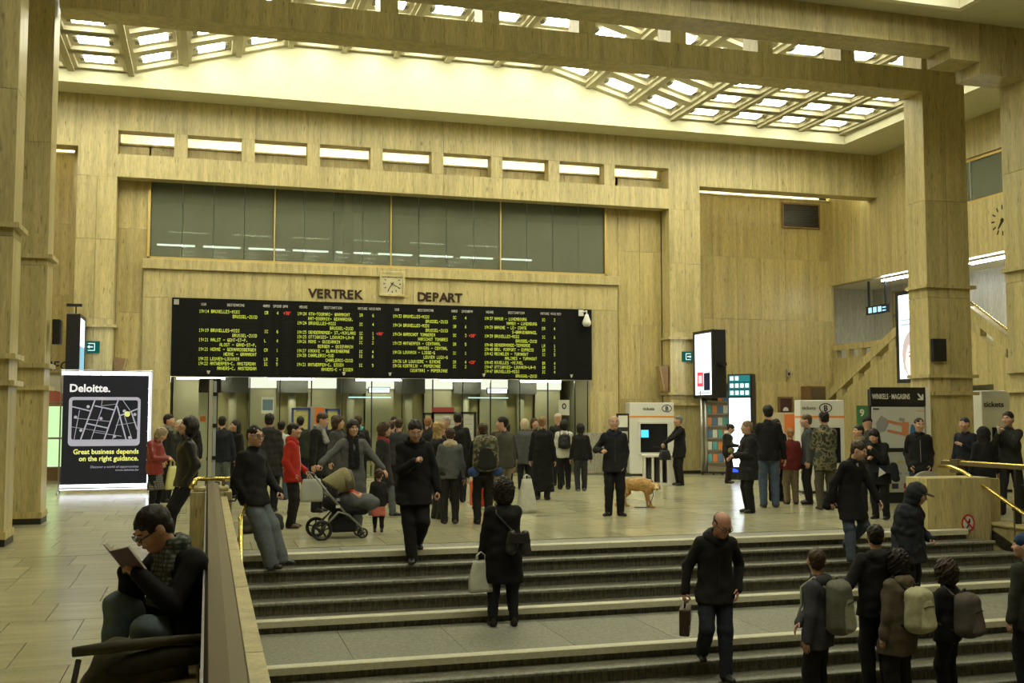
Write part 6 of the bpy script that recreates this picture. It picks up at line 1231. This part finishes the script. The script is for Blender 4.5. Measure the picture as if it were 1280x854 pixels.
BRL = leather((.045, .025, .018)); MB().prism([(-.20, 0), (.20, 0), (.19, .28), (-.19, .28)], 'y', -.055, .055).build('case', BRL, bc, bevel=.015); MB().prism([(-.19, .12), (.19, .12), (.19, .285), (-.19, .285)], 'y', -.064, -.050).build('flap', BRL, bc, bevel=.006)
MB().tube([(-.07, 0, .28), (-.05, 0, .35), (.05, 0, .35), (.07, 0, .28)], .010, 6).build('handle', BRL, bc, True); box('clasp', -.02, .02, -.07, -.062, .13, .17, STEEL, bc)
# shoulder bags
def shoulder_bag(label, pi, side_, y, z, wd, hgt, m, mark=None):
    t = thing('shoulder_bag', label, 'bag', tuple(pi['loc']), pi['rz'], 'shoulder bags'); S, hip, R, H = pi['S'], pi['hip'], pi['R'], pi['H']
    c = S(hip + R @ np.array([side_ * .085, y, z])); f = Field(c - .4, c + .4, .0125)
    for dx in (-1, 1): f.cap(c + R @ np.array([dx * (wd / 2 - .06), 0, -hgt / 2 + .06]), c + R @ np.array([dx * (wd / 2 - .07), 0, hgt / 2 - .06]), .07, .055, .05)
    f.wrinkle(.004, 30, 2); put('bag_body', *f.mesh(), m, t); g_ = 1 if y > 0 else -1
    fp = MB().prism([(-wd * .36, -hgt * .02), (wd * .36, -hgt * .02), (wd * .30, hgt * .36), (-wd * .30, hgt * .36)], 'y', 0, .012).build('flap', m, t, bevel=.006); fp.location = c + R @ np.array([0, .058 if y > 0 else -.070, .0])
    xe, xs_ = side_ * .085, -side_ * .060
    MB().tube([c + R @ np.array([-side_ * wd * .28, 0, hgt * .40])] + [surf(pi, xe * .6 + (xs_ - xe * .6) * q, .14 + .115 * q, g_) for q in (0, .25, .5, .75, 1)] + [over(pi, xs_)], .012, 6).build('strap', m, t, True)
    if mark: MB().prism([(-.06, -.07), (.07, .0), (-.04, .09)], 'y', -.012, .0).build('emblem', mark, t).location = c + R @ np.array([0, -.09, 0])
    return t
shoulder_bag('black leather shoulder bag on the back of the woman on the landing', P['w627'], -1.0, .125, .07, .30, .30, leather((.02, .02, .022)))
shoulder_bag('dark sports bag with a white triangle on the bending woman', P['w1093'], 1.0, -.10, .02, .50, .34, fabric((.014, .016, .024)), mat('emblem_white', (.5, .5, .48), .6))
shoulder_bag('dark handbag with a pale strip at the hip of the reading woman', P['tot'], -1.0, -.08, .03, .26, .16, fabric((.12, .11, .04)))
shoulder_bag('black satchel at the side of the striding man', P['walk'], -1.2, .08, -.03, .34, .28, fabric((.010, .010, .011)))
soft_bag('handbag', 'black handbag held by the grey haired man at the ticket machine', 'bag', at_hand(P['kiosk'], 1, .34), 0, .30, .14, .24, leather((.012, .012, .012)), .8, 2, .08)
t = thing('paper_sheet', 'white paper in the hand of the dark clothed teenager', 'paper', tuple(P['k2']['W'](P['k2']['S'](P['k2']['wr'][1]) + np.array([.04, -.02, -.06]))), 15); MB().prism([(-.10, -.18), (.10, -.18), (.11, .17), (-.09, .17)], 'y', -.001, .001).build('sheet', mat('sheet_white', (.6, .6, .54), .7), t); box('print', -.06, .06, -.003, -.001, .02, .10, mat('print_dim', (.25, .25, .2), .7), t)
t = thing('paper_cup', 'paper wrapped snack held at the mouth by the man at the right edge', 'food', tuple(P['eat']['W'](P['eat']['S']((P['eat']['wr'][1] + P['eat']['wr'][-1]) / 2) + np.array([0, -.09, .06]))), 0); MB().lathe([(.018, -.08), (.035, .04), (.03, .06)], (0, 0, 0), 10).build('wrapper', mat('paper_wrap', (.5, .42, .3), .7), t, True); MB().ell((0, 0, .07), (.03, .03, .03), 5, 8).build('snack', mat('crust', (.35, .2, .08), .7), t, True)
# the reader's book, bag and pack
rd = P['read']; bp = rd['W'](rd['S']((rd['wr'][1] + rd['wr'][-1]) / 2) + np.array([0, -.08, .07])); t = thing('book', 'open paperback book with a purple cover held by the seated reader', 'book', tuple(bp), rd['rz'])
COV = mat('book_cover', (.09, .035, .07), .4); PAG = mat('book_pages', (.62, .58, .46), .8)
for s in (1, -1):
    m = Matrix.Rotation(math.radians(-50), 4, 'X') @ Matrix.Rotation(math.radians(-20 * s), 4, 'Y')
    c = box('cover', min(0, s * .125), max(0, s * .125), -.10, .10, -.012, -.008, COV, t); c.matrix_local = m
    q = box('page_block', min(0, s * .12), max(0, s * .12), -.095, .095, -.008, .010, PAG, t); q.matrix_local = m
def slump(name, label, loc, rz, wd, dp, hgt, m, cat='bag'):
    t = thing(name, label, cat, loc, rz); f = Field((-wd, -dp, -.05), (wd, dp, hgt * 1.6), .015)
    for a, b, r in (((-.3, 0, .28), (.3, 0, .28), .30), ((-.28, 0, .6), (.26, 0, .62), .27), ((-.2, .05, .85), (.22, 0, .8), .2)):
        f.cap((a[0] * wd, a[1] * dp, a[2] * hgt), (b[0] * wd, b[1] * dp, b[2] * hgt), r * hgt, None, .06, 1.0)
    f.cut((0, 0, .003), (0, 0, -1)); f.wrinkle(.010, 26, wd * 5); put('bag_body', *f.mesh(), m, t); return t
FB = fabric((.075, .068, .046)); FB2 = fabric((.045, .041, .030))
t = slump('rucksack', 'large dark olive rucksack standing on the floor in front of the seated reader', (-.36, 6.28, .0), 10, .50, .42, .56, FB, 'backpack')
MB().tube([(-.16, -.10, .44), (-.05, -.12, .47), (.12, -.12, .49), (.30, -.06, .48), (.36, -.02, .45)], [.03, .06, .065, .06, .03], 10).build('top_roll', FB2, t, True); MB().tube([(-.33, -.10, .56), (-.15, -.14, .575), (.10, -.14, .58), (.36, -.06, .57)], [.026, .034, .03, .02], 8).build('strap_pad', FB, t, True)
MB().prism([(-.26, .03), (.24, .03), (.26, .34), (-.24, .32)], 'y', -.20, -.15).build('front_pocket', FB2, t, bevel=.03); MB().tube([(-.30, -.12, .52), (-.33, -.2, .40), (-.36, -.24, .20), (-.42, -.27, .03), (-.50, -.28, .015)], .016, 6).build('strap', FB2, t, True); MB().tube([(-.26, -.2, .20), (-.30, -.26, .08), (-.40, -.36, .02)], .014, 6).build('strap', FB2, t, True); box('buckle', -.55, -.49, -.30, -.26, .005, .025, BLACK, t)
slump('duffel_bag', 'soft black bag on the floor behind the stair head', (.66, 16.7, 0), 15, .36, .26, .26, FB2); slump('duffel_bag', 'grey black holdall on the floor beside the boy in red', (1.02, 17.1, 0), -10, .34, .22, .24, fabric((.035, .035, .036)))
t = thing('suitcase', 'orange red suitcase on wheels between the legs of the crowd', 'suitcase', (5.05, 19.6, 0), 12); SCM = mat('suitcase_orange', (.55, .07, .02), .4)
MB().prism(rrect(-.20, .20, .06, .56, .06), 'y', -.12, .12).build('shell', SCM, t, bevel=.02); MB().tube([(-.08, .1, .56), (-.08, .1, .85), (.08, .1, .85), (.08, .1, .56)], .010, 6).build('handle', STEEL, t)
for x in (-.15, .15):
    MB().tube([(x, -.02, .035), (x, .04, .035)], .035, 10).build('wheel', BLACK, t)
for z in (.2, .32, .44): box('rib', -.17, .17, -.13, -.118, z, z + .02, mat('suitcase_rib', (.3, .035, .01), .4), t)
# ---------------- stroller with a child
sv = thing('stroller', 'black framed stroller with a khaki hood and large spoked wheels', 'stroller', (1.95, 15.72, 0), 4)
KH = fabric((.22, .20, .10)); KH2 = fabric((.11, .095, .06)); SLV = mat('frame_silver', (.26, .26, .24), .4, .6)
def wheel(x, y, r, wd):
    wq = MB(); n = 20
    wq.tube([(x + r * .88 * math.cos(a), y, r + r * .88 * math.sin(a)) for a in [2 * math.pi * i / n for i in range(n + 1)]], r * .19, 6, False); o = wq.build('wheel', BLACK, sv, True); h_ = MB().tube([(x, y - wd, r), (x, y + wd, r)], r * .2, 10).build('hub', DARKM, o)
    for i in range(5): a = 2 * math.pi * i / 5 + .3; MB().tube([(x, y, r), (x + r * .82 * math.cos(a), y, r + r * .82 * math.sin(a))], r * .09, 5).build('spoke', DARKM, o)
for y in (-.26, .26): wheel(-.36, y, .145, .03)
for y in (-.14, .14): wheel(.26, y, .075, .025)
for y in (-.24, .24):
    MB().tube([(-.36, y, .15), (-.12, y, .40), (.02, y, .36), (.24, y * .6, .16), (.26, y * .58, .08)], .018, 8).build('frame_tube', SLV, sv, True); MB().tube([(.02, y, .34), (-.26, y, .66), (-.47, y, .93)], .016, 8).build('push_arm', SLV, sv, True)
MB().tube([(-.47, -.24, .93), (-.50, -.15, .96), (-.50, .15, .96), (-.47, .24, .93)], .018, 8).build('handlebar', BLACK, sv, True); MB().tube([(-.36, -.26, .145), (-.36, .26, .145)], .014, 8).build('axle', DARKM, sv)
def sdf_part(nm, m, lo, hi, h, fn, par): f = Field(lo, hi, h); fn(f); return put(nm, *f.mesh(), m, par)
Y1 = np.array([0, 1., 0])
def f_seat(f): f.cap((-.22, 0, .52), (-.02, 0, .42), .10, .10, .04, 2.0, Y1); f.cap((-.02, 0, .42), (.30, 0, .40), .085, .075, .05, 2.1, Y1); f.cap((-.10, 0, .26), (.06, 0, .24), .12, .11, .04, 1.6, Y1)
box('basket', -.20, .16, -.20, .20, .10, .26, fabric((.011, .011, .012)), sv, .03)
sdf_part('seat', fabric((.011, .011, .012)), (-.5, -.4, .05), (.6, .4, .9), .018, f_seat, sv)
def f_hood(f): f.cap((-.30, 0, .72), (.02, 0, .83), .13, .20, .05, 1.25, Y1); f.cap((-.24, 0, .66), (.06, 0, .72), .10, .165, .0, 1.3, Y1, 's'); f.cut((.10, 0, .8), (.9, 0, .25)); f.cut((0, 0, .64), (-.5, 0, -.8))
sdf_part('hood', KH, (-.6, -.45, .45), (.4, .45, 1.2), .016, f_hood, sv)
def f_band(f): f.cap((.0, 0, .80), (.09, 0, .80), .205, .20, .0, 1.25, Y1); f.cap((-.2, 0, .70), (.25, 0, .70), .165, .165, .0, 1.3, Y1, 's'); f.cut((.12, 0, .8), (.95, 0, .1)); f.cut((-.02, 0, .8), (-.95, 0, -.2)); f.cut((0, 0, .68), (0, 0, -1))
sdf_part('hood_band', KH2, (-.4, -.45, .45), (.5, .45, 1.2), .016, f_band, sv)
def f_muff(f): f.cap((.0, 0, .55), (.36, 0, .50), .12, .125, .04, 1.5, Y1); f.cap((.3, 0, .5), (.46, 0, .50), .12, .09, .05, 1.4, Y1); f.wrinkle(.006, 24, 2)
sdf_part('footmuff', fabric((.075, .08, .088)), (-.3, -.4, .3), (.7, .4, .85), .018, f_muff, sv)
box('bumper_badge', -.16, -.10, -.262, -.255, .46, .50, WHITE, sv); box('bumper_badge', -.155, -.105, -.262, -.255, .56, .60, mat('badge_grey', (.3, .3, .3), .5), sv)
bb_ = thing('person', 'small child with a red and orange collar lying in the stroller', 'person', (1.95, 15.72, 0), 4)
def f_baby(f):
    f.ell((.06, 0, .76), (.075, .07, .08), None, .02); f.cap((.06, 0, .70), (.12, 0, .60), .055, .075, .03, 1.2, Y1); f.cap((.12, 0, .60), (.30, 0, .56), .075, .06, .03)
    for s in (1, -1): f.cap((.10, .07 * s, .65), (.2, .12 * s, .60), .035, .028, .02); f.cap((.2, .12 * s, .60), (.25, .07 * s, .64), .026, .02, .02); f.cap((.30, .04 * s, .56), (.42, .05 * s, .52), .045, .035, .02); f.ell((.055, .072 * s, .755), (.015, .012, .02), None, .01)
    f.ell((.135, 0, .75), (.016, .014, .014), None, .015)
sdf_part('body', skin(FACE_DEFAULT), (-.2, -.25, .4), (.6, .25, .95), .012, f_baby, bb_)
def f_bh(f): f.ell((.035, 0, .79), (.075, .075, .075), None, 0); f.ell((.15, 0, .73), (.07, .1, .07), None, .02, 's')
sdf_part('hair', hairm(BRH), (-.2, -.2, .6), (.3, .2, 1), .012, f_bh, bb_)
def f_bc(f): f.cap((.08, -.03, .685), (.08, .03, .685), .055, .055, .02); f.cap((.10, 0, .66), (.18, 0, .60), .06, .07, .03, 1.4, Y1); f.wrinkle(.004, 40, 1)
sdf_part('red_coat', fabric((.38, .06, .03)), (-.1, -.25, .4), (.4, .25, .85), .014, f_bc, bb_)
for s in (1, -1): MB().ell((.128, .028 * s, .768), (.008, .010, .009), 4, 6).build('eye', mat('iris_dark', (.02, .012, .008), .2), bb_)
soft_bag('shopping_bag', 'white cloth bag hanging from the stroller handle', 'bag', (1.47, 15.60, .55), 5, .32, .13, .32, mat('cloth_bag', (.40, .41, .36), .7), .8, 2, .10)
person('little girl in a pink skirt and dark jacket behind the stroller', (2.56, 16.30, 0), 172, .92, lod=1, hs=1.35, top=('jacket', BK2), hem=.42, skirt=((.45, .13, .10), .27, 1.1, 1.5), leg=(.012, .011, .012), bottom='tights', hair=('short', BRH))
# ---------------- the dog
dg = thing('dog', 'golden dog stepping right with its lowered head turned to the camera', 'dog', (8.05, 19.2, 0), -34)
FUR = mat('golden_fur', (.42, .25, .085), .8, noise=.35, nscale=9, bump=.4); FURP = mat('pale_fur', (.62, .50, .30), .8, noise=.2, nscale=14, bump=.3)
def f_dog(f):
    f.cap((-.14, 0, .44), (.10, 0, .46), .105, .11, .05); f.cap((.10, 0, .45), (.24, -.02, .42), .125, .13, .06); f.ell((.26, -.02, .36), (.09, .09, .11), None, .06); f.cap((.0, 0, .42), (-.16, 0, .43), .10, .09, .05); f.ell((-.20, 0, .42), (.11, .095, .11), None, .05)
    f.cap((.28, -.04, .45), (.40, -.13, .42), .085, .065, .05); f.ell((.43, -.16, .43), (.072, .075, .068), None, .03); f.cap((.44, -.20, .405), (.47, -.265, .375), .042, .030, .025); f.ell((.475, -.275, .38), (.025, .02, .018), None, .01)
    for s in (1, -1): f.cap((.40 + .045 * s + .02, -.13 + .02 * s, .455), (.40 + .085 * s + .02, -.145 + .03 * s, .375), .028, .020, .015)
    for s, (kx, hx, px_) in ((1, (-.15, -.24, -.20)), (-1, (-.17, -.33, -.38))):
        f.cap((-.21, .06 * s, .40), (kx, .07 * s, .28), .075, .05, .04); f.cap((kx, .07 * s, .28), (hx, .065 * s, .17), .045, .028, .02); f.cap((hx, .065 * s, .17), (px_, .06 * s, .04), .025, .022, .01); f.cap((px_, .06 * s, .03), (px_ + .06, .06 * s, .022), .024, .022, .01)
    for s, (ex, wx, px_) in ((1, (.20, .22, .22)), (-1, (.24, .30, .33))):
        f.cap((.22, .07 * s, .38), (ex, .075 * s, .24), .055, .038, .04); f.cap((ex, .075 * s, .24), (wx, .065 * s, .12), .032, .025, .02); f.cap((wx, .065 * s, .12), (px_, .06 * s, .03), .023, .022, .01); f.cap((px_, .06 * s, .026), (px_ + .05, .058 * s, .02), .025, .021, .01)
    f.cap((-.29, 0, .44), (-.37, .0, .40), .035, .03, .03); f.cap((-.37, 0, .40), (-.44, 0, .46), .03, .026, .02); f.cap((-.44, 0, .46), (-.45, 0, .56), .028, .014, .02)
    f.cut((0, 0, .003), (0, 0, -1)); f.wrinkle(.0035, 60, 2)
sdf_part('body', FUR, (-.6, -.4, -.02), (.65, .3, .75), .0115, f_dog, dg)
def f_mask(f): f.ell((.445, -.205, .425), (.055, .035, .052), None, .01); f.cap((.45, -.215, .41), (.474, -.27, .382), .040, .030, .02); 
sdf_part('pale_face', FURP, (.2, -.45, .2), (.7, .0, .6), .008, f_mask, dg)
for dx in (-.028, .03): MB().ell((.447 + dx, -.238, .443), (.009, .008, .009), 5, 8).build('eye', BLACK, dg, True)
MB().ell((.478, -.302, .384), (.018, .012, .014), 5, 8).build('nose', BLACK, dg, True)
MB().tube([(.33 + .085 * math.cos(a) * .6, -.08 + .085 * math.cos(a) * -.5, .43 + .095 * math.sin(a)) for a in [2 * math.pi * i / 16 for i in range(17)]], .012, 6, False).build('collar', BLACK, dg, True)
ls = thing('leash', 'dark dog leash dangling from the collar of the golden dog', 'leash', (8.05, 19.2, 0), -34); MB().tube([(.37, -.15, .34), (.38, -.17, .25), (.33, -.16, .12), (.28, -.15, .02), (.15, -.12, .012), (.0, -.1, .012)], .008, 6).build('strap', BLACK, ls, True)
# ------------------------------------------------------------------ text curves become meshes
bpy.context.view_layer.update(); dgp = bpy.context.evaluated_depsgraph_get()
for o in [o for o in COL.objects if o.type == 'FONT']:
    me = bpy.data.meshes.new_from_object(o.evaluated_get(dgp)); me.name = o.name
    n = bpy.data.objects.new(o.name, me); COL.objects.link(n); n.parent = o.parent; n.location = o.location; n.rotation_euler = o.rotation_euler; n.scale = o.scale
    nm = o.name; bpy.data.objects.remove(o); n.name = nm
    if nm.startswith('lettering'): n['kind'] = 'stuff'
for o in COL.objects:
    if o.name.split('.')[0] in ('text_line', 'heading', 'delay_mark', 'flap_row'): o['kind'] = 'stuff'
